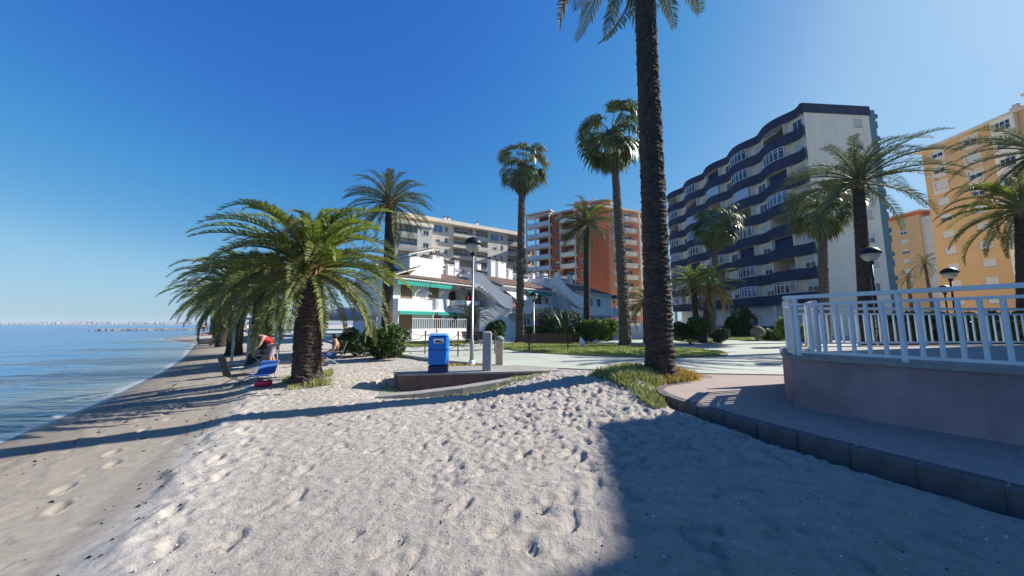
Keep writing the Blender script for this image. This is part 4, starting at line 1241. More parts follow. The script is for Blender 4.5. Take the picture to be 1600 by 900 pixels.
# ------------------------------------------------------------------ generic block with window columns
def block(root, F_, W, D, floors, fh, z0, cols_, wm, parapet=.9, depth=.18, sides=True, name='wall'):
    """cols_: dicts x, w, h, sill, style, kind in win/log/proj/bay"""
    holes = []; late = []
    for c in cols_:
        for k in c.get('floors', range(floors)):
            zb = z0+k*fh; x = c['x']; w = c['w']
            if c['kind'] == 'win':
                holes.append((x-w/2, x+w/2, zb+c.get('sill', 1.0), zb+c.get('sill', 1.0)+c['h']))
            elif c['kind'] == 'log':
                holes.append((x-w/2, x+w/2, zb+.18, zb+fh-.12, 1.5))
            elif c['kind'] == 'proj':
                holes.append((x-w*.3, x+w*.3, zb+.15, zb+2.3))
            late.append((c, k, zb))
    mb = MB(); mb.M = F_
    wallgrid(mb, 0, W, 0, z0+floors*fh, holes, depth)
    if sides:
        H = z0+floors*fh
        mb.add([(0,0,0),(0,D,0),(0,D,H),(0,0,H)], [(0,3,2,1)]); mb.add([(W,0,0),(W,D,0),(W,D,H),(W,0,H)], [(0,1,2,3)])
        mb.add([(0,D,0),(W,D,0),(W,D,H),(0,D,H)], [(0,3,2,1)]); mb.add([(0,0,H),(W,0,H),(W,D,H),(0,D,H)], [(0,1,2,3)])
    mb.build(name, wm, root)
    rd = random.Random(int(W*100)+floors)
    for c, k, zb in late:
        x = c['x']; w = c['w']; st_ = c.get('style', 'plain')
        if isinstance(st_, (list, tuple)): st_ = rd.choice(st_)
        if c['kind'] == 'win':
            window(root, F_ @ Matrix.Translation((x, 0, zb+c.get('sill', 1.0))), w, c['h'], st_, nx_=c.get('nx', 2), nz_=c.get('nz', 1))
        elif c['kind'] == 'log':
            window(root, F_ @ Matrix.Translation((x, 1.39, zb+.2)), w*.7, 2.05, st_, sill=False, nx_=3)
            p = MB(); p.M = F_; p.box(x-w/2+.002, x+w/2-.002, -.06, .06, zb+.182, zb+1.12); p.build('balcony', c.get('pm', wm), root)
        elif c['kind'] == 'proj':
            window(root, F_ @ Matrix.Translation((x, 0, zb+.15)), w*.6, 2.15, st_, sill=False, nx_=3)
            o_ = c.get('out', 1.3); p = MB(); p.M = F_
            p.box(x-w/2, x+w/2, -o_, -.002, zb-.08, zb+.12)
            if c.get('solid', True):
                p.box(x-w/2, x+w/2, -o_, -o_+.1, zb+.121, zb+1.0); p.box(x-w/2, x-w/2+.1, -o_+.101, -.002, zb+.121, zb+1.0); p.box(x+w/2-.1, x+w/2, -o_+.101, -.002, zb+.121, zb+1.0)
            b = p.build('balcony', c.get('pm', wm), root)
            if not c.get('solid', True):
                r_ = MB(); r_.M = F_
                r_.box(x-w/2, x+w/2, -o_, -o_+.05, zb+1.0, zb+1.06)
                for i in range(int(w/.3)+1): xx = x-w/2+.03+(w-.06)*i/int(w/.3); r_.box(xx-.015, xx+.015, -o_+.01, -o_+.04, zb+.121, zb+1.0)
                r_.build('balcony_rail', M_IRON, b)
def cornice(root, F_, W, D, z, h, over, m, name='cornice'):
    mb = MB(); mb.M = F_; mb.box(-over, W+over, -over, D+over, z, z+h); return mb.build(name, m, root)

# orange building at the right
org = thing('apartment_building', 'orange apartment building with white blinds at the right edge', 'building', (72.5, 56, BZ), R(-91))
oc = []
fhO = 2.8; NFO = 11
for i, x in enumerate((2.0, 6.2, 14.0, 18.6, 23.0)):
    oc.append(dict(kind='win', x=x, w=1.45, h=1.2, sill=1.0, style=['blind','blind','blind','blind','half']))
oc.append(dict(kind='win', x=10.1, w=1.5, h=1.3, sill=.95, style='plain', nz=2, nx=3))
block(org, FR(0,0), 28, 14, NFO, fhO, .6, oc, M_ORANGE)
# the far end facade turned toward the beach is plain; the white bay column carries windows
bay = MB()
for k in range(NFO):
    z = .6+k*fhO
    bay.box(8.9, 9.3, -.6, -.002, z, z+fhO); bay.box(10.9, 11.3, -.6, -.002, z, z+fhO)
    bay.box(9.301, 10.899, -.6, -.002, z+2.3, z+fhO+.94) if k < NFO-1 else bay.box(9.301, 10.899, -.6, -.002, z+2.3, z+fhO)
bay.build('bay_column', M_CREAM, org)
for k in range(NFO):
    z = .6+k*fhO
    window(org, Matrix.Translation((10.1, -.62, z+.95)), 1.59, 1.34, 'plain', nx_=3, nz_=2, sill=False)
cornice(org, FR(0,0), 28, 14, .6+NFO*fhO+.001, .35, .7, M_SAND2)
HO = .6+NFO*fhO+.36
ph = MB(); ph.box(16, 28, 2.5, 12, HO, HO+2.0); ph.build('penthouse_wall', M_PINK, org)
MB().box(11.5, 29, .6, 13, HO+2.001, HO+2.3).build('penthouse_roof', M_SAND2, org)
pc = MB(); pc.box(12.2, 12.6, 1.2, 1.6, HO, HO+2.0); pc.box(15, 15.4, 1.2, 1.6, HO, HO+2.0); pc.build('roof_post', M_PINK, org)
rc = MB(); rc.bevbox(9.6, 10.6, 1.5, 2.4, HO, HO+1.4, .1); rc.bevbox(9.8, 10.4, 1.7, 2.2, HO+1.4, HO+1.8, .05); rc.build('roof_chimney', M_CREAM2, org)
wp = MB()
for x in (2.0, 6.2, 14.0):
    for k in (8, 9, 10):
        wp = MB(); z = .6+k*fhO
        wp.box(x-1.0, x-.78, -.05, -.002, z+.2, z+fhO-.3); wp.box(x+.78, x+1.0, -.05, -.002, z+.2, z+fhO-.3); wp.box(x-.779, x+.779, -.05, -.002, z+.2, z+.93); wp.box(x-.779, x+.779, -.05, -.002, z+2.21, z+fhO-.3)
        wp.build('window_surround', M_SAND2, org)
# far orange building between
org2 = thing('apartment_building', 'farther orange apartment building with curved white balconies, seen in the gap', 'building', (109.5, 96, BZ), R(-86))
block(org2, FR(0,0), 8.5, 12, 11, 2.75, .6, [dict(kind='win', x=4.8, w=1.6, h=1.2, style=['blind','blind','half'])], M_ORANGE)
cornice(org2, FR(0,0), 8.5, 12, .6+11*2.75+.001, .9, .1, M_BRICK, 'roof_band')
cornice(org2, FR(0,0), 8.5, 12, .6+11*2.75+.902, .3, .8, M_SAND2)
sb = MB(); sb.box(8.501, 10.2, .5, 2.0, 0, 30); sb.build('stair_tower', M_BEIGE, org2)
for k in range(11):
    z = .6+k*2.75
    q = MB(); pts = [(10.2+.2, 2.1)]+[(10.3+2.6*math.sin(a), 5.2-3.2*math.cos(a)) for a in [PI*j/8 for j in range(9)]]+[(10.3, 8.5)]
    q.prism([(x, y) for x, y in pts], z, z+1.1); q.build('curved_balcony', M_WHITE, org2)
MB().box(8.52, 10.25, 2.1, 11.5, 0, 31).build('recess_wall', M_PINK, org2)

# red building behind the white houses
red = thing('apartment_building', 'red and salmon apartment building with open frame balconies behind the white houses', 'building', (7.3, 88, BZ))
F1 = FR(0, 0, R(-34.5)); W1 = 15.9; fhR = 2.95; NFR = 10
block(red, F1, W1, 12, NFR, fhR, .5, [dict(kind='log', x=2.2, w=3.4, style='plain', pm=M_BEIGE), dict(kind='win', x=5.6, w=1.2, h=1.2, style=['plain','half']),
      dict(kind='log', x=9.0, w=3.6, style=['plain','half'], pm=M_CREAM), dict(kind='win', x=12.2, w=.8, h=1.1, style='plain')], M_BRICK, name='left_wall')
F2 = FR(13.1, -9.0, R(20.7)); W2 = 17.0
block(red, F2, W2, 12, NFR, fhR, .5, [dict(kind='win', x=5.6, w=1.1, h=1.2, style=['plain','half','blind']),
      dict(kind='proj', x=9.6, w=3.6, style='plain', pm=M_CREAM), dict(kind='proj', x=14.2, w=3.6, style=['plain','half'], pm=M_CREAM)], M_PINK, name='right_wall')
rp_ = MB(); rp_.M = F2; rp_.box(.25, 3.4, -.3, -.003, 0, NFR*fhR+.3); rp_.build('red_panel', M_BRICK, red)
rp_ = MB(); rp_.M = F2; rp_.box(6.6, 7.4, -.25, -.003, 0, NFR*fhR+.3); rp_.build('red_pilaster', M_BRICK, red)
fm = MB(); fm.M = F1
for x in (-2.6, .2, 4.3): fm.box(x-.16, x+.16, -2.3, -1.98, 0, NFR*fhR+.5)
for k in range(1, NFR+1): fm.box(-2.9, 4.6, -2.2, -.003, k*fhR+.35, k*fhR+.6)
fm.build('balcony_frame', M_BEIGE, red)
for k in range(1, NFR):
    g = MB(); g.M = F1; g.box(-2.75, 4.4, -2.1, -2.05, k*fhR+.601, k*fhR+1.5); g.build('glass_parapet', M_PGLASS, red)
fm = MB(); fm.M = F1
for x in (7.0, 11.0): fm.box(x-.13, x+.13, -1.5, -1.24, 0, NFR*fhR+.3)
fm.build('column', M_BEIGE, red)
for k in range(NFR):
    g = MB(); g.M = F1; g.box(6.8, 11.2, -1.4, -.003, k*fhR+.45, k*fhR+.65); g.box(6.8, 11.2, -1.4, -1.3, k*fhR+.651, k*fhR+1.5); g.build('balcony', M_CREAM, red)
fm = MB(); fm.M = F2
for x in (11.9, 16.4): fm.box(x-.15, x+.15, -1.75, -1.45, 0, NFR*fhR+.5)
fm.build('column', M_CREAM, red)
cornice(red, F1, W1-2, 10, .5+NFR*fhR+.001, .4, .5, M_BEIGE); cornice(red, F2, W2, 11, .5+NFR*fhR+.01, .4, .5, M_CREAM)
fm = MB(); fm.M = F1; fm.box(-3.0, 4.9, -2.5, -.6, .5+NFR*fhR+.42, .5+NFR*fhR+.75); fm.build('frame_roof', M_BEIGE, red)
up = MB(); up.M = FR(9.5, -4.5, R(-8)); up.box(0, 8.5, 0, 8, .5+NFR*fhR+.45, .5+NFR*fhR+2.5); up.build('attic', M_PINK, red)
up = MB(); up.M = FR(9.5, -4.5, R(-8)); up.box(-.6, 9.1, -.6, 8.6, .5+NFR*fhR+2.501, .5+NFR*fhR+2.8); up.build('attic_roof', M_BEIGE, red)
up = MB(); up.M = FR(9.5, -4.5, R(-8))
for x, y in ((1,1),(4,.5),(6,2),(7.5,1.2)): up.box(x, x+.5, y, y+.5, .5+NFR*fhR+2.801, .5+NFR*fhR+4.0)
up.build('roof_chimney', M_CREAM, red)

# beige terraced building
bei = thing('apartment_building', 'long beige apartment building with tiled roof edge and stepped balconies behind the white houses', 'building', (-26, 75, BZ), R(32.2))
bc = []
for x in (9.2, 25.2): bc.append(dict(kind='win', x=x, w=2.6, h=1.9, sill=.6, style='blue', floors=[8])); bc.append(dict(kind='win', x=x, w=1.2, h=1.2, style=['plain','half'], floors=range(0,8)))
for x in (11.4, 27.4): bc.append(dict(kind='win', x=x, w=.9, h=1.3, style='plain'))
bc.append(dict(kind='log', x=3.9, w=4.4, style='plain', pm=M_BEIGE2)); bc.append(dict(kind='log', x=16.0, w=5.4, style=['plain','half'], pm=M_BEIGE)); bc.append(dict(kind='log', x=21.3, w=3.6, style='plain', pm=M_BEIGE))
bc.append(dict(kind='log', x=31.0, w=3.4, style='plain', pm=M_BEIGE2))
block(bei, FR(0,0), 33, 13, 9, 2.85, .4, bc, M_BEIGE)
for k in range(9):
    z = .4+k*2.85
    for x, w in ((3.9,5.2),(16,6.2)):
        g = MB(); g.box(x-w/2, x+w/2, -1.1, -.003, z-.02, z+.16); g.box(x-w/2, x+w/2, -1.1, -1.0, z+.161, z+.62)
        b = g.build('balcony_slab', M_BEIGE, bei)
        r_ = MB(); r_.box(x-w/2, x+w/2, -1.08, -1.04, z+1.05, z+1.1)
        for i in range(14): xx = x-w/2+w*i/13; r_.box(xx-.015, xx+.015, -1.07, -1.04, z+.621, z+1.05)
        r_.build('balcony_rail', M_IRON, b)
HB = .4+9*2.85
g = MB(); g.xprism([(-1.0, HB+.002),(34.0, HB+.002),(33.6, HB+.9),(-.6, HB+.9)], -1.2, 3.5); g.build('roof_fascia', M_CREAM, bei)
tile_roof(bei, FR(-3.0, 1.2), 14, 5.0, HB+.95, HB+2.2, .5, .3, False, name='upper_roof')
tile_roof(bei, FR(21, 1.8), 9, 4.5, HB+.95, HB+1.9, .5, .3, False, name='upper_roof')
g = MB(); g.box(-2.5, 10.5, 1.5, 6, HB+.01, HB+.9); g.build('attic', M_BEIGE, bei)
for x in (11.5, 12.6, 20.6): chimney(bei, x, 1.6, HB+.9, 1.5, .6, .5)
# left lower wing facing the beach; blue panes put its balconies' bluish shade into the colour
F3 = FR(-1.8, -4.6, 0)
block(bei, F3, 8.0, 4.4, 8, 2.85, .4, [dict(kind='log', x=2.6, w=4.2, style='blue', pm=M_BEIGE2), dict(kind='win', x=6.6, w=1.3, h=1.0, style='plain', floors=[7,6,3])], M_BEIGE, name='wing_wall')
cornice(bei, F3, 8.0, 4.0, .4+8*2.85+.003, .8, .3, M_CREAM, 'wing_parapet')
# right lower step
F4 = FR(33.02, .8, 0)
block(bei, F4, 6.5, 10, 8, 2.85, .4, [dict(kind='log', x=2.6, w=4.0, style='plain', pm=M_BEIGE), dict(kind='win', x=5.5, w=1.0, h=1.1, style='plain')], M_BEIGE, name='step_wall')
cornice(bei, F4, 6.5, 10, .4+8*2.85+.003, .5, .3, M_CREAM, 'step_parapet')

# ------------------------------------------------------------------ white row houses
def curved_balcony(parent, x, z, w=1.9, out=1.15, h=.98, n=12):
    mb = MB(); o = []; i_ = []
    for k in range(n+1):
        a = PI*k/n; q = abs(math.cos(a))**.55*(1 if math.cos(a) >= 0 else -1); s = math.sin(a)**.55
        o.append((x-q*w/2, -out*s)); i_.append((x-q*(w/2-.12), -(out-.12)*s))
    vs = []; fs = []
    for (a, b), (c, d) in zip(o, i_): vs += [(a,b,z),(a,b,z+h),(c,d,z+h),(c,d,z)]
    for k in range(n):
        p = k*4; r_ = p+4
        for j in range(3): fs.append((p+j, p+j+1, r_+j+1, r_+j))
    mb.add(vs, fs); mb.prism(o, z-.14, z-.002)
    b = mb.build('curved_balcony', M_WHITE, parent)
    v = MB()
    for k in range(3): v.box(x+.25-k*.0, x+.75-.06*k, -out*.93-.06+.0, -out*.93+.05, z+h-.14-.13*k, z+h-.08-.13*k)
    v.build('balcony_slot', M_DWOOD, b)
def arch_hole(mb, x, w, z0, h, y=0, depth=1.4):
    """archway filler: corner spandrels over a rectangular hole"""
    n = 6
    for sg in (-1, 1):
        pts = [(x+sg*w/2, z0+h)]
        for k in range(n+1):
            a = PI/2*k/n; pts.append((x+sg*w/2*math.cos(a), z0+h-.75+.75*math.sin(a)))
        if sg < 0: pts = [pts[0]]+pts[1:][::-1]
        mb.xprism(pts, y-.001, y+.14)
def stair_wall(parent, pts, y0, y1, name='stair_wall'):
    MB().xprism(pts, y0, y1).build(name, M_WHITE, parent)

def house(ox, oy, ang, W, label, style, chim, zoff=0):
    t = thing('white_house', label, 'house', (ox, oy, ZP), ang, 'white row houses')
    gfh = 2.75; ev = 5.35+zoff; D = 7.5
    holes = []; wins = []
    if style == 0:
        for x in (1.5, 4.5): holes.append((x-.6, x+.6, 3.7, 4.95)); wins.append((x, 3.7, 1.2, 1.25, 'wood'))
        holes.append((6.3, 8.3, 2.95, 4.95, 1.4)); holes.append((8.65, 10.5, 2.95, 4.9, 1.3))
        holes.append((.8, 2.2, .75, 2.2)); wins.append((1.5, .75, 1.4, 1.45, 'wood')); holes.append((4.6, 5.5, .2, 2.2)); wins.append((5.05, .2, .9, 2.0, 'wood'))
        holes.append((6.5, 8.6, .2, 2.2, 1.2)); holes.append((9.4, 10.3, .9, 2.0)); wins.append((9.85, .9, .9, 1.1, 'plain'))
    elif style == 1:
        holes += [(.4, 1.8, 2.95, 4.9, 1.2), (3.0, 3.9, 3.9, 4.5), (6.2, 7.6, 3.7, 4.95), (8.3, 9.0, 3.9, 4.6)]
        holes += [(.6, 1.5, .9, 2.1), (3.4, 5.2, .2, 2.2, 1.2), (6.6, 7.6, .9, 2.1)]
        wins += [(3.45, 3.9, .9, .6, 'plain'), (6.9, 3.7, 1.4, 1.25, 'plain'), (1.05, .9, .9, 1.2, 'half'), (7.1, .9, 1.0, 1.2, 'plain')]
    else:
        holes += [(.7, 1.5, 3.7, 4.9), (2.6, 5.0, 3.2, 5.0, 1.2), (6.2, 7.4, 3.7, 4.9), (1.0, 2.2, .9, 2.1), (3.2, 5.2, .2, 2.2, 1.2), (6.4, 7.6, .9, 2.1)]
        wins += [(1.1, 3.7, .8, 1.2, 'plain'), (6.8, 3.7, 1.2, 1.2, 'plain'), (1.6, .9, 1.2, 1.2, 'plain'), (7.0, .9, 1.2, 1.2, 'plain')]
    holes = [h for h in holes if h[1] < W]; wins = [w for w in wins if w[0]+w[2]/2 < W]
    wl = MB(); wallgrid(wl, 0, W, 0, ev, holes, .14)
    wl.add([(0,0,0),(0,D,0),(0,D,ev+1.2),(0,3.2,ev+1.3),(0,0,ev)], [(0,4,3,2,1)])
    wl.add([(W,0,0),(W,D,0),(W,D,ev+1.2),(W,3.2,ev+1.3),(W,0,ev)], [(0,1,2,3,4)])
    wl.add([(0,D,0),(W,D,0),(W,D,ev+1.2),(0,D,ev+1.2)], [(0,3,2,1)]); wl.add([(0,3.2,ev+1.0),(W,3.2,ev+1.0),(W,D,ev+1.0),(0,D,ev+1.0)], [(0,1,2,3)])
    for h in holes:
        if len(h) > 4 and h[1]-h[0] > 1.7: arch_hole(wl, (h[0]+h[1])/2, h[1]-h[0]-.01, h[2], h[3]-h[2])
    wl.build('wall', M_WHITE, t)
    for x, z, w, h, s in wins: window(t, Matrix.Translation((x, 0, z)), w, h, s, frame=M_DWOOD if s == 'wood' else None, nx_=2)
    for h in holes:
        if len(h) > 4: window(t, Matrix.Translation(((h[0]+h[1])/2, h[4]-.13, h[2]+.02)), (h[1]-h[0])*.97, (h[3]-h[2])*.97, 'plain', frame=M_DWOOD, sill=False)  # dark glass nearly fills the back, putting the recess's shade into colour
    # first floor ledge with solid white parapet
    lg = MB(); lg.box(0, W-.2 if style == 0 else W, -1.2, -.003, 2.45, 2.62)
    a = [(0, 5.0)] if style == 0 else ([(2.4, W)] if style == 1 else [(0, W)])
    if style == 0: lg.box(0, 3.5, -1.2, -1.08, 2.621, 3.55); lg.box(0, .12, -1.079, -.003, 2.621, 3.55)
    else: lg.box(a[0][0], a[0][1], -1.2, -1.08, 2.621, 3.6)
    lg.build('balcony_parapet', M_WHITE, t)
    # light iron posts and the low metal eave
    ps = MB()
    for x in (.1, W*.3, W*.55, W-.5): ps.box(x-.03, x+.03, -1.17, -1.11, 0, 2.44)
    ps.build('post', M_FRAME, t)
    if style == 0:
        curved_balcony(t, 4.75, 2.75, 2.3); curved_balcony(t, 8.3, 2.75, 4.0, 1.3)
        for x, w in ((1.75, 3.3), (4.85, 2.7)): awning(t, Matrix.Translation((x+.1, -.35, 5.25)), w, .35, .1, M_GREEN, .32)
        for x, w in ((1.9, 3.6), (5.2, 2.2)): awning(t, Matrix.Translation((x, -1.19, 2.5)), w, .16, .07, M_GREEN, .25)
        awning(t, Matrix.Translation((8.6, -.25, 5.3)), 4.4, 1.0, .25, M_BLACK, .12)
        fb = MB(); fb.add([(8.1,-.75,3.0),(8.35,-.85,3.0),(8.55,-.7,3.0),(8.25,-.7,4.85),(8.33,-.75,4.85),(8.4,-.7,4.85)], [(0,1,4,3),(1,2,5,4),(3,4,5),(2,0,3,5),(0,2,1)]); fb.build('closed_parasol', M_RED, t)
        tw = MB(); tw.box(9.4, 9.95, -1.2, -1.12, 3.1, 3.85); tw.build('towel', M_BCLOTH, t)
        ar = MB()
        for x in (3.4, 3.7): ar.tube([(x,-.02,4.7),(x+.25,-.35,4.2)], .05, 6)
        ar.build('awning_arm', M_FRAME, t)
    if style == 1:
        awning(t, Matrix.Translation((6.4, -.3, 5.2)), 4.6, .5, .18, M_GREEN, .25)
        awning(t, Matrix.Translation((2.1, -.1, 4.95)), 2.6, 1.5, .95, M_WHITE, .1)
        cb = MB(); cb.box(1.0, 1.25, -1.24, -1.2, 3.0, 3.9); cb.build('towel', M_RED, t)
    if style == 2:
        awning(t, Matrix.Translation((4.5, -1.19, 2.45)), 7.5, .2, .08, M_BEIGE2, .1)
    tile_roof(t, Matrix.Translation((-.1, 0, 0)), W-.9 if style == 0 else W, 3.2, ev+.16, ev+1.55, .27, .55)
    # stair side walls stepping down between the houses
    if False:
        sx_ = W-2.2
        pts = [(sx_, ev+1.5), (sx_+.9, ev+1.75), (sx_+2.4, ev+.35), (sx_+3.3, ev-.05), (sx_+4.6, ev-.75), (sx_+4.6, ev-1.9), (sx_+3.1, ev-1.45), (sx_+1.9, ev-.85), (sx_+.9, ev-.1), (sx_, ev+.7)]
        stair_wall(t, pts, -1.75, -1.5)
        stair_wall(t, [(sx_+3.0, ev-1.45), (sx_+4.6, ev-1.9), (sx_+4.6, ev-.9), (sx_+4.4,ev-.9),(sx_+4.2, ev-2.9), (sx_+3.9, ev-3.0)], -1.749, -.2, 'stair_support')
        pts = [(sx_+.2, 3.5), (sx_+1.2, 3.5), (sx_+2.4, 2.7), (sx_+4.4, 1.5), (sx_+5.2, 1.1), (sx_+5.2, 0), (sx_+.2, 0)]
        stair_wall(t, pts, -2.1, -1.9, 'lower_stair_wall')
        stp = MB()
        for k in range(9): stp.box(sx_+1.0+k*.38, sx_+1.38+k*.38, -1.499, -.3, ev+.3-k*.19-.25, ev+.3-k*.19)
        stp.build('stair_step', M_WHITE, t)
    # upper set back volumes, small roofs and chimneys
    bk = MB(); bkr = []
    x = .4; rd = random.Random(int(W*10)+style)
    while x < W-1.6:
        w = rd.uniform(2.2, 3.4); h = ev+1.2+rd.uniform(.5, 1.5)
        if x+w > W: w = W-x
        y0 = 3.6+rd.uniform(0,1.2)
        bk.box(x, x+w-.25, y0, 7.4, ev+.6, h); bkr.append((x, w-.25, y0, h)); x += w+rd.uniform(.2,.9)
    bk.build('upper_room', M_WHITE, t)
    for (x, w, y0, h) in bkr: tile_roof(t, Matrix.Translation((x-.1, y0, 0)), w+.2, 1.6, h+.1, h+.7, .27, .3, False, name='small_roof')
    for (x, y, z, h, w) in chim: chimney(t, x, y, z+zoff, h, w)
    return t
A48 = math.atan2(.75, .66)
h1 = house(-10.7, 29.4, A48, 12.2, 'nearest white house with green awnings, curved balconies and wooden shutters', 0,
      [(5.6, 3.5, 6.1, 2.3, .75), (7.3, 3.6, 6.1, 3.0, 1.5), (9.2, 3.7, 6.1, 2.3, .9), (10.2, 3.8, 6.1, 2.9, .7)])
h2 = house(-1.3, 35.6, A48, 10.4, 'second white house with slanting stair wall and a white drop awning', 1,
      [(2.3, 3.6, 6.1, 3.0, .8), (4.0, 3.7, 6.1, 3.0, 1.5), (5.8, 3.9, 6.1, 2.4, .8), (8.3, 4.2, 6.1, 2.4, .7)])
h3 = house(7.7, 41.5, A48, 10.5, 'third white house, all in bluish shade behind the lit bushes', 2, [(2.0, 3.6, 6.1, 2.3, .7), (5.0, 3.6, 6.1, 2.3, .8)])
# gable wing at the left end, turned to the beach
gw = thing('white_house', 'white gabled house end facing the beach, with an air conditioning unit', 'house', (-15.4, 33.2, ZP), math.atan2(-3.8, 4.7), 'white row houses')
mb = MB(); mb.xprism([(0,0),(6.0,0),(6.0,5.4),(3.4,6.7),(0,5.4)][::1], .05, 6); mb.build('wall', M_WHITE, gw)
tile_roof(gw, FR(0, .0), 6.0, 3.0, 5.6, 6.9, .27, .4)
mb = MB(); mb.box(2.6, 5.4, 2.2, 6, 5.6, 7.9); mb.build('upper_room', M_WHITE, gw); tile_roof(gw, FR(2.2, 2.2), 3.6, 2.5, 8.0, 9.0, .27, .4, name='upper_roof')
mb = MB(); mb.box(3.9, 4.8, -.35, -.01, 3.9, 4.6); ac = mb.build('air_conditioner', M_FRAME, gw)
mb = MB(); mb.M = Matrix.Translation((4.35, -.36, 4.25)) @ Matrix.Rotation(R(90), 4, 'X'); mb.lathe([(.24,-.01),(.24,.012)], 16); mb.build('fan_grille', M_IRON, ac)
mb = MB(); mb.M = Matrix.Translation((4.35, -.375, 4.25)) @ Matrix.Rotation(R(90), 4, 'X'); mb.lathe([(.08,-.01),(.08,.012)], 12); mb.build('fan_hub', M_FRAME, ac)
# second row of white houses behind
h4 = house(-13.8, 41.0, A48, 13.2, 'white house of the rear row, left, only roofs and chimneys showing', 2, [(3, 3.5, 6.1, 2.2, .8), (6, 3.6, 6.1, 2.6, 1.0), (9, 3.6, 6.1, 2.4, .8), (11.5, 3.6, 6.1, 2.6, .8)], 2.4)
h5 = house(-4.2, 49.5, A48, 13.0, 'white house of the rear row, middle, stepped roofs below the beige building', 2, [(2, 3.5, 6.1, 2.4, .8), (5, 3.6, 6.1, 2.8, 1.2), (8.5, 3.6, 6.1, 2.4, .8)], 2.6)
h6 = house(5.2, 58.0, A48, 13.0, 'white house of the rear row, right, below the red building', 2, [(2, 3.5, 6.1, 2.4, .8), (6, 3.6, 6.1, 2.8, 1.2), (9, 3.6, 6.1, 2.4, .8)], 2.4)

def staircase(label, u0, y0, u1, y1, dz=0):
    xa, xb = gx(u0, y0), gx(u1, y1)
    t = thing('staircase', label, 'staircase', (xa, y0, ZP), math.atan2(y1-y0, xb-xa))
    P = [(0,5.7),(.5,6.5),(1.1,6.35),(1.9,5.6),(2.7,4.9),(3.5,4.45),(4.3,4.15),(4.3,2.95),(3.6,2.95),(2.9,3.45),(2.0,4.3),(1.0,5.15)]
    MB().xprism([(x, z+dz) for x, z in P], 0, .14).build('parapet', M_WHITE, t)
    MB().xprism([(x, z+dz-.05) for x, z in P], 1.1, 1.24).build('parapet', M_WHITE, t)
    MB().box(4.16, 4.30, .142, 1.098, 2.75+dz, 4.14+dz).build('end_parapet', M_WHITE, t)
    sp = MB()
    for k in range(12): x = .6+.3*k; sp.box(x, x+.32, .145, 1.095, 5.15+dz-k*.195-.2, 5.15+dz-k*.195)
    sp.build('steps', M_WHITE, t)
    MB().xprism([(2.6,3.2+dz),(4.29,2.74+dz),(3.9,2.0+dz),(3.75,0),(3.35,0),(3.2,2.0+dz)], .3, .95).build('support', M_WHITE, t)
    MB().xprism([(.4,2.9),(1.6,2.9),(3.0,2.0),(4.6,1.1),(6.0,.95),(6.0,0),(.4,0)], -1.3, -1.16).build('lower_parapet', M_WHITE, t)
    MB().xprism([(1.2,2.3),(2.0,2.3),(4.9,.1),(1.2,.1)], -1.155, -.1).build('lower_steps', M_WHITE, t)
staircase('white outdoor staircase with solid slanting sides beside the nearest white house', 738, 33.0, 800, 34.6)
staircase('white outdoor staircase in bluish shade left of the third white house', 862, 38.6, 925, 40.2, .3)
# garden walls with bar fences
def bar_fence(label, x0, y0, x1, y1, wh, bh, step=.22):
    L_ = math.hypot(x1-x0, y1-y0); t = thing('garden_wall', label, 'garden wall', (x0, y0, ZP), math.atan2(y1-y0, x1-x0))
    mb = MB(); mb.box(0, L_, -.1, .1, -.1, wh); mb.build('low_wall', M_WHITE, t)
    if bh:
        MB().box(0, L_, -.02, .02, wh+bh-.04, wh+bh).build('top_rail', M_FRAME, t)
        k = MB(); k.box(-.016, .016, -.016, .016, 0, bh-.042); me = k.mesh('fence_bar', M_FRAME)
        for i in range(int(L_/step)): put('fence_bar', me, t, (step*(i+.5), 0, wh))
def along(s, off, ox=-10.7, oy=29.4): return (ox+.66*s+.75*off, oy+.75*s-.66*off)
bar_fence('white garden wall with thin bars before the nearest white house', *along(0,3.4), *along(10.5,3.4), .95, .85)
bar_fence('plain white garden wall before the shaded houses', *along(12.0,3.4), *along(21,3.4), 1.25, 0)
bar_fence('white garden wall in shade beyond the leaning fan palm', 9.0, 30.5, 16.0, 31.0, 1.2, .45)

# ------------------------------------------------------------------ building beyond the right edge whose roof corner shades the foreground
ct = math.tan(SUN_EL); LQ = 18.0
C0 = Vector((1.10+.960*LQ, 5.12+.279*LQ))
hC = .36+LQ*ct
off = thing('building', 'flat roofed white building at the right of the terrace, outside the picture', 'building', (0,0,ZP))
poly = [(C0.x, C0.y), (C0.x+14, C0.y+2.0), (C0.x+14, C0.y-24), (C0.x-3.4, C0.y-24), (C0.x-3.4, C0.y-3.95), (C0.x-.45, C0.y-2.68)]
MB().prism(poly, 0, hC-ZP-.3).build('wall', M_WHITE, off)
MB().prism(poly, hC-ZP-.299, hC-ZP).build('roof_slab', M_CONC, off)
for zz in (1.5, 4.6, 7.7):
    for yy in (C0.y-8, C0.y-12, C0.y-16, C0.y-20):
        window(off, Matrix.Translation((C0.x-3.4, yy, zz)) @ Matrix.Rotation(R(-90),4,'Z') @ Matrix.Translation((0,-.13,0)), 1.4, 1.3, 'half')

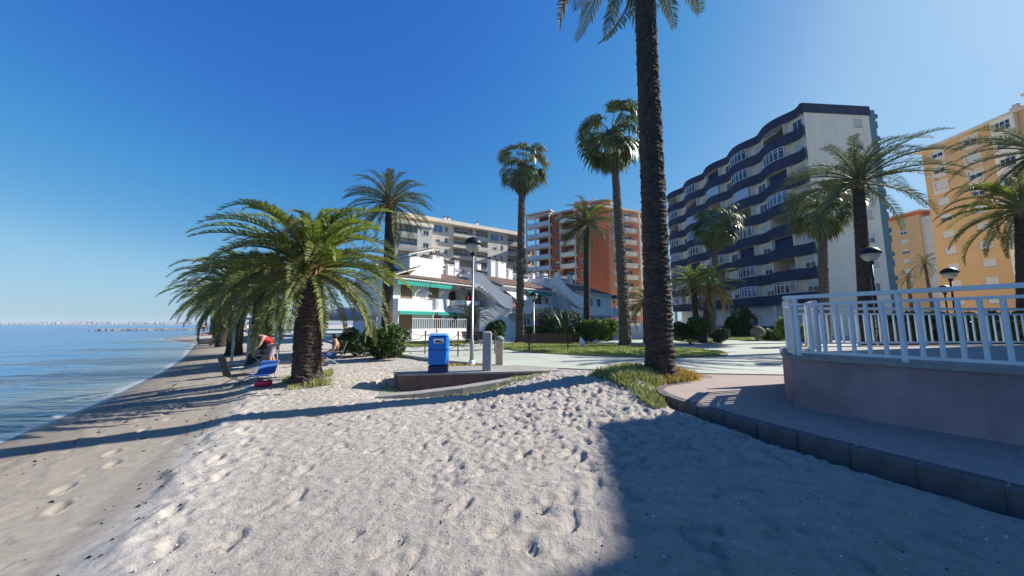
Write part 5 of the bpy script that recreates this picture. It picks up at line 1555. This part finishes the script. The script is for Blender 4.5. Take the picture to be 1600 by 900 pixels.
# ------------------------------------------------------------------ street furniture
def lamp(label, x, y, h, z=None, s=1.0, dark=False, foot=True):
    z0 = zground(x, y) if z is None else z
    t = thing('street_lamp', label, 'street lamp', (x, y, z0-.02), 0, 'globe lamps with dark caps')
    pm = M_IRON if dark else M_STEEL
    MB().lathe([(.075,0),(.07,.9),(.045,.95),(.042,h-.42)], 12).build('pole', pm, t, True)
    if foot: MB().lathe([(.13,0),(.12,.08),(.10,.2),(.076,.22)], 14).build('foot', M_FRAME, t, True)
    hd = MB(); hd.lathe([(.05,h-.42),(.09,h-.38),(.10,h-.34),(.06,h-.30)], 12); hd.build('neck', M_IRON, t, True)
    gl = MB(); gl.lathe([(.08,h-.30),(.20,h-.22),(.27,h-.10),(.285,h+.0)], 18)
    g = gl.build('globe', mat('smoked_globe', (.42,.42,.38), rough=.2, var=.15, spec=.6), t, True)
    cp = MB(); cp.lathe([(.33,h+.0),(.335,h+.03),(.29,h+.13),(.20,h+.22),(.08,h+.28),(.01,h+.29)], 18); cp.build('cap', M_IRON, t, True)
    return t
x, y = G(737, 566, ZP+.02)
lamp('street lamp nearest the viewer, behind the blue bin', x, y, DY(737, 377, y)[2]-ZP)
lamp('street lamp beside the tall fan palm trunk', gx(834,24), 24, DY(834,462,24)[2]-ZP, s=.8)
lamp('street lamp left of the leaning fan palm, by the shaded house', gx(960,30), 30, DY(960,466,30)[2]-ZP)
lamp('dark street lamp before the pale gable wall', gx(1369,13), 13, DY(1369,396,13)[2]-ZP, dark=True)
lamp('dark street lamp before the orange building, the bigger one', gx(1491,17), 17, DY(1491,426,17)[2]-ZP, dark=True)
lamp('smallest dark street lamp before the orange building', gx(1479,24), 24, DY(1479,451,24)[2]-ZP, dark=True)

# blue bin
bx_, by_ = G(685, 581, ZS)
bn = thing('litter_bin', 'blue plastic litter bin with a white sticker standing on the platform', 'litter bin', (bx_, by_, ZS), R(6))
w = .26
mb = MB(); mb.bevbox(-w, w, -w*.9, w*.9, .22, .98, .05); mb.build('body', M_BLUE, bn)
mb = MB(); mb.bevbox(-w*.97, w*.97, -w*.87, w*.87, 0, .219, .05); mb.build('base', M_BLUED, bn)  # lower part of a one-piece bin; its shade put in as darker blue
mb = MB(); mb.bevbox(-w-.015, w+.015, -w*.9-.015, w*.9+.015, .981, 1.03, .05); mb.build('lid', mat('pale_blue_plastic', (.12,.36,.66), rough=.35, var=.05), bn)
mb = MB(); mb.box(-w-.006, w+.006, -w*.9-.006, w*.9+.006, .60, .615); mb.build('seam', M_BLUED, bn)
mb = MB(); mb.box(-.12, .15, -w*.9-.006, -w*.9-.001, .78, .90); sg = mb.build('sticker', M_SIGNW, bn)
mb = MB(); pts = []
for k in range(9): a = PI*k/8; pts.append((-.01+.085*math.cos(a), .80+.055*math.sin(a)))
mb.xprism(pts, -w*.9-.009, -w*.9-.0065)
mb.xprism([(.04,.795),(.12,.79),(.13,.815),(.08,.835)], -w*.9-.0095, -w*.9-.0066); mb.build('sticker_print', M_BLACK, sg)

# concrete bollard and cream post
x, y = G(761, 579, ZS)
bo = thing('bollard', 'square grey concrete bollard with a worn chamfered top at the platform corner', 'bollard', (x, y, ZS-.01), R(8))
mb = MB(); mb.bevbox(-.125, .125, -.125, .125, 0, 1.09, .035); mb.build('shaft', mat('grey_granite', (.36,.355,.36), rough=.85, var=.15, scale=30, bump=.3, bscale=60), bo)
x, y = G(780, 570, ZP)
dp = thing('post', 'cream square post with a rounded grey green cap behind the concrete bollard', 'post', (x, y, ZP), R(10))
mb = MB(); mb.bevbox(-.115, .115, -.115, .115, 0, .80, .01)
mb.build('shaft', mat('cream_paint', (.62,.54,.42), rough=.7, var=.08), dp)
for i in (-1,0,1): 
    mb = MB(); mb.box(i*.062-.022, i*.062+.022, -.122, -.1155, .05, .76); mb.build('slat', mat('peach_paint', (.66,.44,.30), rough=.7, var=.1), dp)
mb = MB(); mb.lathe([(.17,.801),(.17,.86),(.14,.91),(.06,.95),(.01,.955)], 16); mb.build('cap', mat('grey_green_paint', (.20,.24,.22), rough=.7), dp, True)

# posts with hanging chains
CH = [(600,546,14.9),(631,547,None),(664,553,None),(715.5,557,None),(773,552,None)]
cps = []
for i, (u, v, yy) in enumerate(CH):
    x, y = G(u, v, ZP+.0)
    cps.append((x, y))
cps2 = [G(682, 541, ZP), G(640, 541, ZP)]
lab = ['first chain post from the left, by the leafy bush', 'second chain post from the left', 'third chain post, just left of the blue bin', 'fourth chain post, just right of the blue bin', 'fifth chain post, behind the cream post']
pmesh = MB().lathe([(.028,0),(.028,.98),(.045,1.0),(.045,1.04),(.015,1.07)], 8).mesh('pole', M_RUST, False)
fme = MB().lathe([(.06,0),(.06,.02),(.03,.03)], 8).mesh('base_plate', M_RUST)
rmesh = MB().tube([(math.cos(a)*.035, 0, .035*math.sin(a)) for a in [2*PI*k/8 for k in range(9)]], .008, 5).mesh('ring', M_RUST)
for (x, y), l in zip(cps+cps2, lab+['chain post farther back, behind the blue bin', 'chain post farther back, between the first and the second post']):
    t = thing('chain_post', l, 'post', (x, y, ZP-.02), 0, 'iron posts joined by hanging chains')
    put('pole', pmesh, t); put('base_plate', fme, t)
    for zz in (.5, .95): put('ring', rmesh, t, (0,-.03,zz))
def chain(a, b, z, sag, label):
    t = MB(); n = 22; A = Vector((*a, z)); B = Vector((*b, z)); 
    pts = []
    for k in range(n+1):
        f = k/n; p = A.lerp(B, f); p.z -= sag*4*f*(1-f); pts.append(p-A)
    t.tube(pts, .014, 5)
    o = t.build('chain', M_RUST, loc=tuple(A)); tag(o, label, 'chain', 'chains hanging between the iron posts')
nm = ['leafy bush and the second post', 'second and the third post', 'third and the fourth post, passing behind the bin', 'fourth and the fifth post']
for i in range(4):
    chain(cps[i], cps[i+1], ZP+.93, .34, 'upper sagging chain between the '+nm[i])
    chain(cps[i], cps[i+1], ZP+.48, .30, 'lower sagging chain between the '+nm[i])
chain(cps2[1], cps2[0], ZP+.93, .3, 'single chain of the rear posts, behind the bin')

# benches
def bench(label, x, y, rz, w=1.9):
    t = thing('bench', label, 'bench', (x, y, ZP), rz)
    sm = MB(); sm.box(-w/2, w/2, -.035, .035, 0, .025); me = sm.mesh('seat_slat', M_DWOOD)
    for i in range(5): put('seat_slat', me, t, (0, -.28+i*.10, .43-.004*i))
    sm = MB(); sm.box(-w/2, w/2, 0, .022, -.045, .045); me = sm.mesh('back_slat', M_DWOOD)
    for i in range(4): put('back_slat', me, t, M=Matrix.Translation((0, .17+i*.035, .52+i*.105)) @ Matrix.Rotation(R(-15),4,'X'))
    lm = MB(); r_ = .024
    lm.tube([(0,-.36,.0),(0,-.30,.12),(0,-.20,.20),(0,-.24,.33),(0,-.31,.41)], r_, 6)
    lm.tube([(0,.34,.0),(0,.24,.10),(0,.10,.22),(0,.12,.34),(0,.17,.44),(0,.30,.88)], r_, 6)
    lm.tube([(0,-.30,.40),(0,.16,.40)], r_*.9, 6); lm.tube([(0,-.20,.20),(0,-.05,.26),(0,.10,.22)], r_*.8, 6)
    lm.tube([(0,-.31,.41),(0,-.33,.55),(0,-.22,.62),(0,.18,.60)], r_*.8, 6)
    me = lm.mesh('leg', M_IRON, True)
    for s in (-1, 1): put('leg', me, t, (s*(w/2-.22), 0, 0))
    return t
x, y = G(852, 550, ZP); bench('dark iron and wood bench on the lawn edge, in front of the agaves', x+.15, y, R(170), 2.3)
x, y = G(742, 540, ZP); bench('dark bench behind the lamp, before the little palm', x, y, R(150), 1.7)

# white sack on the lawn, stone ball, rocks
x, y = G(911, 541, ZP+.06)
mb = MB(); mb.lathe([(.12,0),(.17,.1),(.15,.28),(.09,.42),(.03,.5),(.05,.55)], 9)
o = mb.build('sack', M_SIGNW, loc=(x, y, ZP+.055)); o.rotation_euler = (0, R(-14), 0); tag(o, 'small white sack leaning by the low bush on the lawn', 'sack')
x, y = G(1181, 528, ZP)
sbl = thing('stone_ball', 'round grey stone ball on a short foot before the arcade', 'sculpture', (gx(1181,27), 27, ZP))
mb = MB(); mb.lathe([(.5*math.sin(a)+.001, .68-.5*math.cos(a)) for a in [PI*k/14 for k in range(15)]], 20); mb.build('ball', mat('rough_stone', (.17,.15,.13), rough=.9, var=.25, scale=5, bump=.8, bscale=18), sbl, True)
mb = MB(); mb.lathe([(.22,-.02),(.18,.22)], 12); mb.build('foot', M_CONC, sbl)

# ------------------------------------------------------------------ people
def skin_body(name, J, E, m, parent=None, root=0, sub=1):
    """J: list of (x,y,z,r)"""
    me = bpy.data.meshes.new(name); me.from_pydata([j[:3] for j in J], E, []); me.materials.append(m)
    o = put(name, me, parent)
    sk = o.modifiers.new('skin', 'SKIN'); sk.use_smooth_shade = True
    if not me.skin_vertices: me.skin_vertices.new() if hasattr(me.skin_vertices, 'new') else None
    for i, j in enumerate(J):
        r = j[3] if hasattr(j[3], '__len__') else (j[3], j[3])
        me.skin_vertices[0].data[i].radius = r
        me.skin_vertices[0].data[i].use_root = (i == root)
    sb_ = o.modifiers.new('subdivision', 'SUBSURF'); sb_.levels = sub; sb_.render_levels = sub
    return o
def ellip(name, c, r, m, parent, n=12):
    mb = MB(); mb.lathe([(math.sin(PI*k/8)+.001, -math.cos(PI*k/8)) for k in range(9)], n)
    vs = [(c[0]+x*r[0], c[1]+y*r[1], c[2]+z*r[2]) for x, y, z in mb.v]; mb.v = vs
    return mb.build(name, m, parent, True)
def person(label, x, y, z, rz, pose, top, bottom, s=1.0, hair=M_HAIR, simple=False):
    t = thing('person', label, 'person', (x, y, z), rz); t.scale = (s, s, s)
    if pose == 'stand':
        J = [(0,0,.93,(.13,.10)), (0,0,1.12,(.125,.09)), (0,0,1.33,(.15,.10)), (0,0,1.47,.055), (0,-.01,1.60,(.085,.10)), (0,0,1.70,.07),
             (.09,0,.88,.09),(.10,0,.48,.058),(.10,.02,.10,.04),(.10,-.13,.04,.035), (-.09,0,.88,.09),(-.10,0,.48,.058),(-.10,.02,.10,.04),(-.10,-.13,.04,.035),
             (.19,0,1.38,.055),(.24,.03,1.10,.042),(.24,-.08,.86,.03),(.24,-.11,.76,.028), (-.19,0,1.38,.055),(-.24,.03,1.10,.042),(-.24,-.08,.86,.03),(-.24,-.11,.76,.028)]
        hd = (0,-.01,1.64)
    elif pose == 'bend':
        J = [(0,.12,.90,(.14,.11)), (0,-.02,1.06,(.13,.10)), (0,-.20,1.18,(.15,.10)), (0,-.32,1.22,.055), (0,-.42,1.22,(.085,.09)), (0,-.50,1.22,.07),
             (.09,.10,.84,.09),(.11,.02,.46,.058),(.11,.08,.09,.04),(.11,-.08,.04,.035), (-.09,.10,.84,.09),(-.12,.10,.46,.058),(-.12,.26,.10,.04),(-.12,.12,.04,.035),
             (.18,-.22,1.16,.05),(.22,-.30,.90,.04),(.17,-.46,.74,.03),(.15,-.54,.70,.028), (-.18,-.22,1.16,.05),(-.22,-.30,.90,.04),(-.17,-.46,.74,.03),(-.15,-.54,.70,.028)]
        hd = (0,-.46,1.23)
    else:
        J = [(0,.12,.46,(.15,.12)), (0,.15,.66,(.13,.10)), (0,.12,.87,(.16,.11)), (0,.08,1.01,.055), (0,.02,1.12,(.085,.10)), (0,.02,1.22,.07),
             (.09,.02,.46,.09),(.12,-.34,.46,.06),(.12,-.36,.10,.04),(.12,-.48,.04,.035), (-.09,.02,.46,.09),(-.12,-.34,.46,.06),(-.14,-.40,.10,.04),(-.14,-.52,.04,.035),
             (.19,.10,.93,.055),(.24,.02,.68,.042),(.16,-.18,.58,.03),(.12,-.26,.57,.028), (-.19,.10,.93,.055),(-.24,.02,.68,.042),(-.16,-.18,.58,.03),(-.12,-.26,.57,.028)]
        hd = (0,.02,1.16)
    E = [(0,1),(1,2),(2,3),(3,4),(4,5),(0,6),(6,7),(7,8),(8,9),(0,10),(10,11),(11,12),(12,13),(2,14),(14,15),(15,16),(16,17),(2,18),(18,19),(19,20),(20,21)]
    body = skin_body('body', J, E, M_SKIN, t)
    def grown(ids, edges, m, nm, k, root=0):
        q = [J[i] for i in ids]; q = [(*j[:3], tuple(r*k for r in (j[3] if hasattr(j[3],'__len__') else (j[3], j[3])))) for j in q]
        return skin_body(nm, q, edges, m, t, root)
    jt = [J[1], J[2], (*(Vector(J[14][:3])*.5+Vector(J[15][:3])*.5), .058), (*(Vector(J[18][:3])*.5+Vector(J[19][:3])*.5), .058)]
    grown([0,1,2,14,18], [(0,1),(1,2),(2,3),(2,4)], top, 'shirt', 1.32)
    grown([0,6,7,10,11], [(0,1),(1,2),(0,3),(3,4)], bottom, 'shorts', 1.18)
    ellip('hair', (hd[0], hd[1]+.03, hd[2]+.04), (.105,.115,.115), hair, t)
    if not simple:
        for sg in (-1, 1):
            hp = Vector(J[17 if sg > 0 else 21][:3]); mb = MB()
            for f in range(4): mb.tube([hp+Vector(((f-1.5)*.018,0,0)), hp+Vector(((f-1.5)*.02,-.035,-.04)), hp+Vector(((f-1.5)*.02,-.03,-.085+.008*abs(f-1.5)))], [.010,.009,.007], 5)
            mb.tube([hp+Vector((-sg*.03,0,.01)), hp+Vector((-sg*.055,-.02,-.02)), hp+Vector((-sg*.05,-.035,-.045))], [.011,.010,.008], 5)
            mb.build('fingers', M_SKIN, t, True)
        mb = MB(); mb.tube([Vector(J[4][:3])+Vector((0,-.088,-.0)), Vector(J[4][:3])+Vector((0,-.115,-.03))], [.012,.016], 5); mb.build('nose', M_SKIN, t, True)
    return t
x, y = G(419, 574, .42)
person('person in red top and lilac skirt bending down beside the broad palm', x, y, zground(x,y), R(-50), 'bend', M_RED, M_LILAC, .98)
x, y = G(510, 566, .55)
person('person in brown top sitting on a low chair right of the broad palm trunk', x-.1, y+.6, zground(x,y+.6)-.05, R(-60), 'sit', mat('brown_cloth', (.30,.14,.08)), M_BCLOTH, .95)
for i, (u, v, m1, lab_) in enumerate(((311,523,M_RED,'farthest person in red standing at the water edge'), (318,522,M_BLACK,'farthest person in dark clothes beside the one in red'), (386,527,M_SIGNW,'distant person in white under the beach row palms'), (330,519,M_BCLOTH,'distant person in blue on the beach near the far palms'))):
    x, y = G(u, v, .4)
    person(lab_, x, y, zground(x,y), R(40*i), 'stand', m1, M_BCLOTH, 1.0, simple=True)

# low chair for the sitter, lounger, bucket, parasol, boat, tent
def folding_chair(label, x, y, rz, cloth, h=.40):
    t = thing('beach_chair', label, 'chair', (x, y, zground(x,y)-.02), rz)
    MB().box(-.25, .25, -.25, .25, h-.01, h+.015).build('seat', cloth, t)
    mb = MB(); mb.xprism([(0,0)]*3, 0, 0) if False else None
    b = MB(); b.add([(-.25,.25,h),(.25,.25,h),(.25,.42,h+.55),(-.25,.42,h+.55),(-.25,.27,h),(.25,.27,h),(.25,.44,h+.55),(-.25,.44,h+.55)], [(0,1,2,3),(7,6,5,4),(0,4,5,1),(1,5,6,2),(2,6,7,3),(3,7,4,0)]); b.build('backrest', cloth, t)
    for s in (-1, 1):
        l = MB(); l.tube([(s*.26,-.27,0),(s*.26,.25,h),(s*.26,.44,h+.57)], .012, 6); l.build('frame', M_STEEL, t)
        l = MB(); l.tube([(s*.27,.30,0),(s*.27,-.25,h),(s*.27,-.22,h+.2),(s*.27,.3,h+.2)], .012, 6); l.build('leg', M_STEEL, t)
    return t
x, y = G(510, 566, .55); folding_chair('low folding chair carrying the sitting person', x-.1, y+.65, R(-60), M_BLACK, .33)
x, y = G(372, 588, .42)
folding_chair('low folding beach chair with thin dark frame near the water side of the palm', x, y, R(150), M_BLACK, .26)
x, y = G(432, 566, .48)
folding_chair('folding chair with lilac seat beside the bending person', x-.9, y+.5, R(100), M_LILAC, .38)
x, y = G(412, 588, .42); z = zground(x, y)
t = thing('sun_lounger', 'blue cloth lounger stretched on the sand beside the broad palm', 'lounger', (x, y, z), R(112)); t.scale = (.78,.78,.78)
lb = MB(); pr = [(-.75,.22),(-.2,.20),(.25,.22),(.8,.62)]
for a, b in zip(pr[:-1], pr[1:]):
    lb.add([(a[0],-.27,a[1]),(b[0],-.27,b[1]),(b[0],.27,b[1]),(a[0],.27,a[1]),(a[0],-.27,a[1]-.02),(b[0],-.27,b[1]-.02),(b[0],.27,b[1]-.02),(a[0],.27,a[1]-.02)], [(0,1,2,3),(7,6,5,4),(0,4,5,1),(1,5,6,2),(2,6,7,3),(3,7,4,0)])
lb.build('fabric', M_BCLOTH, t)
for s in (-1, 1):
    l = MB(); l.tube([(-.78,s*.28,.2),(.25,s*.28,.2),(.82,s*.28,.62)], .014, 6); l.build('frame', M_STEEL, t)
    for xx in (-.6, .3): l = MB(); l.tube([(xx,s*.27,.2),(xx+.06,s*.27,-.02)], .012, 6); l.build('leg', M_STEEL, t)
x, y = G(411, 601, .42)
ft = thing('swim_float', 'red inflatable swim float lying on the sand by the blue lounger', 'float', (x, y, zground(x,y)+.09), R(20))
mb = MB(); mb.tube([(math.cos(a)*.13, math.sin(a)*.10, .02*math.sin(3*a)) for a in [2*PI*k/14 for k in range(15)]], .07, 8); mb.build('ring', M_PINKC, ft, True)
mb = MB(); mb.lathe([(.012,.07),(.012,.11),(.016,.115)], 6, .17, 0); mb.build('valve', M_SIGNW, ft)
x, y = G(433, 560, .5)
pa = thing('parasol', 'folded turquoise and white beach parasol stuck in the sand beside the bending person', 'parasol', (x, y, zground(x,y)-.1), 0)
MB().lathe([(.016,0),(.016,1.9)], 8).build('pole', M_FRAME, pa)
fc = MB(); fc.lathe([(.03,.78),(.10,.85),(.13,1.1),(.10,1.45),(.03,1.78)], 10); fc.build('canopy', M_TURQ, pa)
fc = MB(); fc.lathe([(.116,1.12),(.134,1.14),(.126,1.26),(.118,1.28)], 10); fc.build('stripe', M_SIGNW, pa)
x, y = G(350, 533, .4)
bt = thing('rowing_boat', 'small grey boat pulled up on the sand under the palm row', 'boat', (x, y, zground(x,y)), R(30))
vs = []; fs = []; n = 10
for k in range(n+1):
    f = k/n; xx = -1.7+3.4*f; ww = .62*math.sin(PI*min(1,.12+.88*(1-f)**.8*1.0))**.6 if f < 1 else .02; ww = .62*(1-(f)**3)+.01
    hh = .50+.18*f*f
    for q in range(7):
        a = PI*(q/6); vs.append((xx, -math.cos(a)*ww, .5*hh-math.sin(a)**.7*hh*.5+hh*.5*abs(math.cos(a))**2))
for k in range(n):
    for q in range(6): fs.append((k*7+q, k*7+q+1, (k+1)*7+q+1, (k+1)*7+q))
fs.append(tuple(range(6,-1,-1)))
mb = MB(); mb.add(vs, fs); mb.build('hull', mat('grey_boat_paint', (.30,.32,.36), rough=.5), bt, True)
mb = MB(); mb.box(-.9, -.6, -.5, .5, .36, .40); mb.box(.1, .4, -.5, .5, .36, .40); mb.build('thwart', M_WOOD, bt)
# grey gazebo
x, y, _ = DY(541, 540, 18)
gz = thing('gazebo', 'grey cloth gazebo on thin posts behind the broad palm', 'gazebo', (x, y, zground(x,y)-.03), R(20))
w = 1.45; hz = 1.95
mb = MB(); mb.add([(-w,-w,hz),(w,-w,hz),(w,w,hz),(-w,w,hz),(0,0,hz+.55)], [(0,1,4),(1,2,4),(2,3,4),(3,0,4)])
mb.add([(-w,-w,hz-.22),(w,-w,hz-.22),(w,w,hz-.22),(-w,w,hz-.22),(-w,-w,hz),(w,-w,hz),(w,w,hz),(-w,w,hz)], [(0,1,5,4),(1,2,6,5),(2,3,7,6),(3,0,4,7)])
mb.build('canopy', M_TENT, gz)
for sx_ in (-1,1):
    for sy_ in (-1,1): MB().lathe([(.02,0),(.02,hz-.01)], 6, sx_*(w-.04), sy_*(w-.04)).build('post', M_FRAME, gz)
mb = MB(); mb.bevbox(-.7, .7, -.4, .4, .68, .72, .01); mb.build('table_top', M_FRAME, gz)
for sx_ in (-.6,.6): MB().box(sx_-.03, sx_+.03, -.3, .3, 0, .679).build('table_leg', M_STEEL, gz)
# white beach hut posts behind the palms
x, y = G(412, 548, .5)
fr_ = thing('swing_frame', 'pale wooden frame with thin posts standing behind the bending person', 'frame', (gx(405,15.5), 15.5, zground(gx(405,15.5),15.5)-.05), R(15))
for i, xx in enumerate((-.9, -.3, .3, .9)): MB().box(xx-.04, xx+.04, -.04, .04, 0, 1.9).build('post', M_SAND2, fr_)
MB().box(-1.0, 1.0, -.05, .05, 1.901, 2.0).build('beam', M_SAND2, fr_)

# ------------------------------------------------------------------ breakwater and far shore
bw = MB(); rd = random.Random(3)
def rock(mb, x, y, z, s, rd):
    v = []
    for zz in (-.5,.1,.5):
        for k in range(6):
            a = 2*PI*k/6+rd.uniform(-.3,.3); q = s*(1 if zz < .4 else .55)*rd.uniform(.7,1.1)
            v.append((x+q*math.cos(a), y+q*math.sin(a), z+zz*s*rd.uniform(.7,1.1)))
    f = []
    for r_ in range(2):
        for k in range(6): f.append((r_*6+k, r_*6+(k+1) % 6, (r_+1)*6+(k+1) % 6, (r_+1)*6+k))
    f.append(tuple(range(12,18))); mb.add(v, f)
x0, y0 = G(158, 516.5, 0); x1, y1 = G(300, 515.5, 0)
for k in range(260):
    f = rd.random(); 
    if .75 < f < .8: continue
    rock(bw, x0+(x1-x0)*f+rd.uniform(-1.5,1.5), y0+(y1-y0)*f+rd.uniform(-2,2), .05, rd.uniform(.3,.9)*(1.0 if f < .7 else .7), rd)
o = bw.build('breakwater', M_ROCK); tag(o, 'low line of dark rocks in the calm water', 'breakwater'); 
# land across the bay with its white town
fy = 2600
pts = []; vs = []; fs = []
n = 70
for k in range(n+1):
    u = -40+ (900-(-40))*k/n; x = gx(u, fy)*1.0
    hh = 9+7*math.sin(k*.5)+6*math.sin(k*.17+1)
    vs += [(x, fy, -1), (x, fy+120, 4), (x, fy+500, 6+max(2,hh)), (x, fy+1400, 2)]
for k in range(n):
    for q in range(3): fs.append((k*4+q, (k+1)*4+q, (k+1)*4+q+1, k*4+q+1))
mb = MB(); mb.add(vs, fs); mb.build('far_shore', mat('far_land', (.22,.20,.15), rough=1, var=.2, scale=.01), smooth=True)
struct(bpy.data.objects['far_shore'], 'low land across the bay')
tw = MB(); rd = random.Random(9)
for k in range(2600):
    u = rd.uniform(-60, 330); yy = fy+rd.uniform(5, 420); x = gx(u, yy)
    dens = .5+.5*math.sin(u*.06)+.4*math.sin(u*.17+2)
    if rd.random() > .35+dens*.5: continue
    w_ = rd.uniform(5, 20); h_ = rd.choice([4,4,5,6,6,7,9,14])*rd.uniform(.8,1.1)
    tw.box(x-w_/2, x+w_/2, yy, yy+12, 0, 3+ (yy-fy)*.012+h_)
tag(tw.build('far_town', mat('far_white_walls', (.36,.32,.30), second=(.24,.20,.18), scale=.03)), 'white town strung along the far shore', 'town', kind='stuff')

# ------------------------------------------------------------------ haze
HZ = True
if HZ:
    hm = bpy.data.materials.new('haze'); hm.use_nodes = True; N = hm.node_tree.nodes
    N.remove(N['Principled BSDF'])
    pv = N.new('ShaderNodeVolumePrincipled'); pv.inputs['Density'].default_value = .00014; pv.inputs['Color'].default_value = (.8,.88,1,1)
    hm.node_tree.links.new(pv.outputs[0], N['Material Output'].inputs['Volume'])
    hb = MB(); hb.box(-8000, 8000, -1500, 6900, -12, 45); tag(hb.build('haze', hm), 'thin sea haze', 'haze', kind='stuff')

# ------------------------------------------------------------------ dried seaweed on the damp sand
def weed_scatter(n, seed):
    r = np.random.default_rng(seed); vs = []; fs = []
    k = 0
    while k < n:
        x = r.uniform(-16, -1.5); y = r.uniform(1.6, 18)
        s_ = inland(np.array([x]), np.array([y]))[0]
        pr = .35*math.exp(-((s_-3.0)/.25)**2)+.25*math.exp(-((s_-1.2)/.15)**2)+.05*(.5 < s_ < 3)
        if r.random() > pr: continue
        k += 1
        z = float(Z[min(np.searchsorted(xs, x), nx-1), min(np.searchsorted(ys, y), ny-1)])
        a = r.uniform(0, PI); q = r.uniform(.01, .045)*(1.3 if s_ < 2.5 else 1)
        m_ = 5; b0 = len(vs)
        for j in range(m_*2):
            an = 2*PI*j/(m_*2); rr = q*r.uniform(.35, 1.1)
            px = rr*math.cos(an); py = rr*math.sin(an)*.45
            vs.append((x+px*math.cos(a)-py*math.sin(a), y+px*math.sin(a)+py*math.cos(a), z-.004))
        vs.append((x, y, z+q*r.uniform(.25,.5))); 
        for j in range(m_*2): fs.append((b0+j, b0+(j+1) % (m_*2), b0+m_*2))
    mb = MB(); mb.add(vs, fs)
    tag(mb.build('seaweed', mat('dried_seaweed', (.045,.035,.028), rough=.9, var=.3)), 'dark scraps of dried seaweed along the tide line', 'seaweed', kind='stuff')
weed_scatter(420, 5)

# ------------------------------------------------------------------ broken shell and small stones on the dry sand
def shell_scatter(n, seed):
    r = np.random.default_rng(seed); vs = []; fs = []
    vd = []; fd = []
    for k in range(n):
        x = r.uniform(-5, 5); y = 1.7+r.random()**1.6*9
        if inland(np.array([x]), np.array([y]))[0] < 3.2 or inside(PAVE, np.array([x]), np.array([y]))[0] or inside(SLAB, np.array([x]), np.array([y]))[0]: continue
        z = float(Z[min(np.searchsorted(xs, x), nx-1), min(np.searchsorted(ys, y), ny-1)])
        q = r.uniform(.004, .013); V_, F_ = (vs, fs) if r.random() < .55 else (vd, fd)
        b0 = len(V_); a = r.uniform(0, PI)
        for j in range(6):
            an = 2*PI*j/6+a; rr = q*r.uniform(.6, 1.2); V_.append((x+rr*math.cos(an), y+rr*math.sin(an)*.7, z-.002+q*.25*math.sin(an)))
        V_.append((x, y, z+q*.75))
        for j in range(6): F_.append((b0+j, b0+(j+1) % 6, b0+6))
    mb = MB(); mb.add(vs, fs); tag(mb.build('shell_fragments', mat('shell', (.62,.60,.56), rough=.5, var=.1)), 'tiny pale broken shells scattered over the dry sand', 'shells', kind='stuff')
    mb = MB(); mb.add(vd, fd); tag(mb.build('pebbles', mat('dark_pebble', (.12,.10,.085), rough=.8, var=.3)), 'tiny dark pebbles and twigs scattered over the dry sand', 'pebbles', kind='stuff')
shell_scatter(3200, 8)
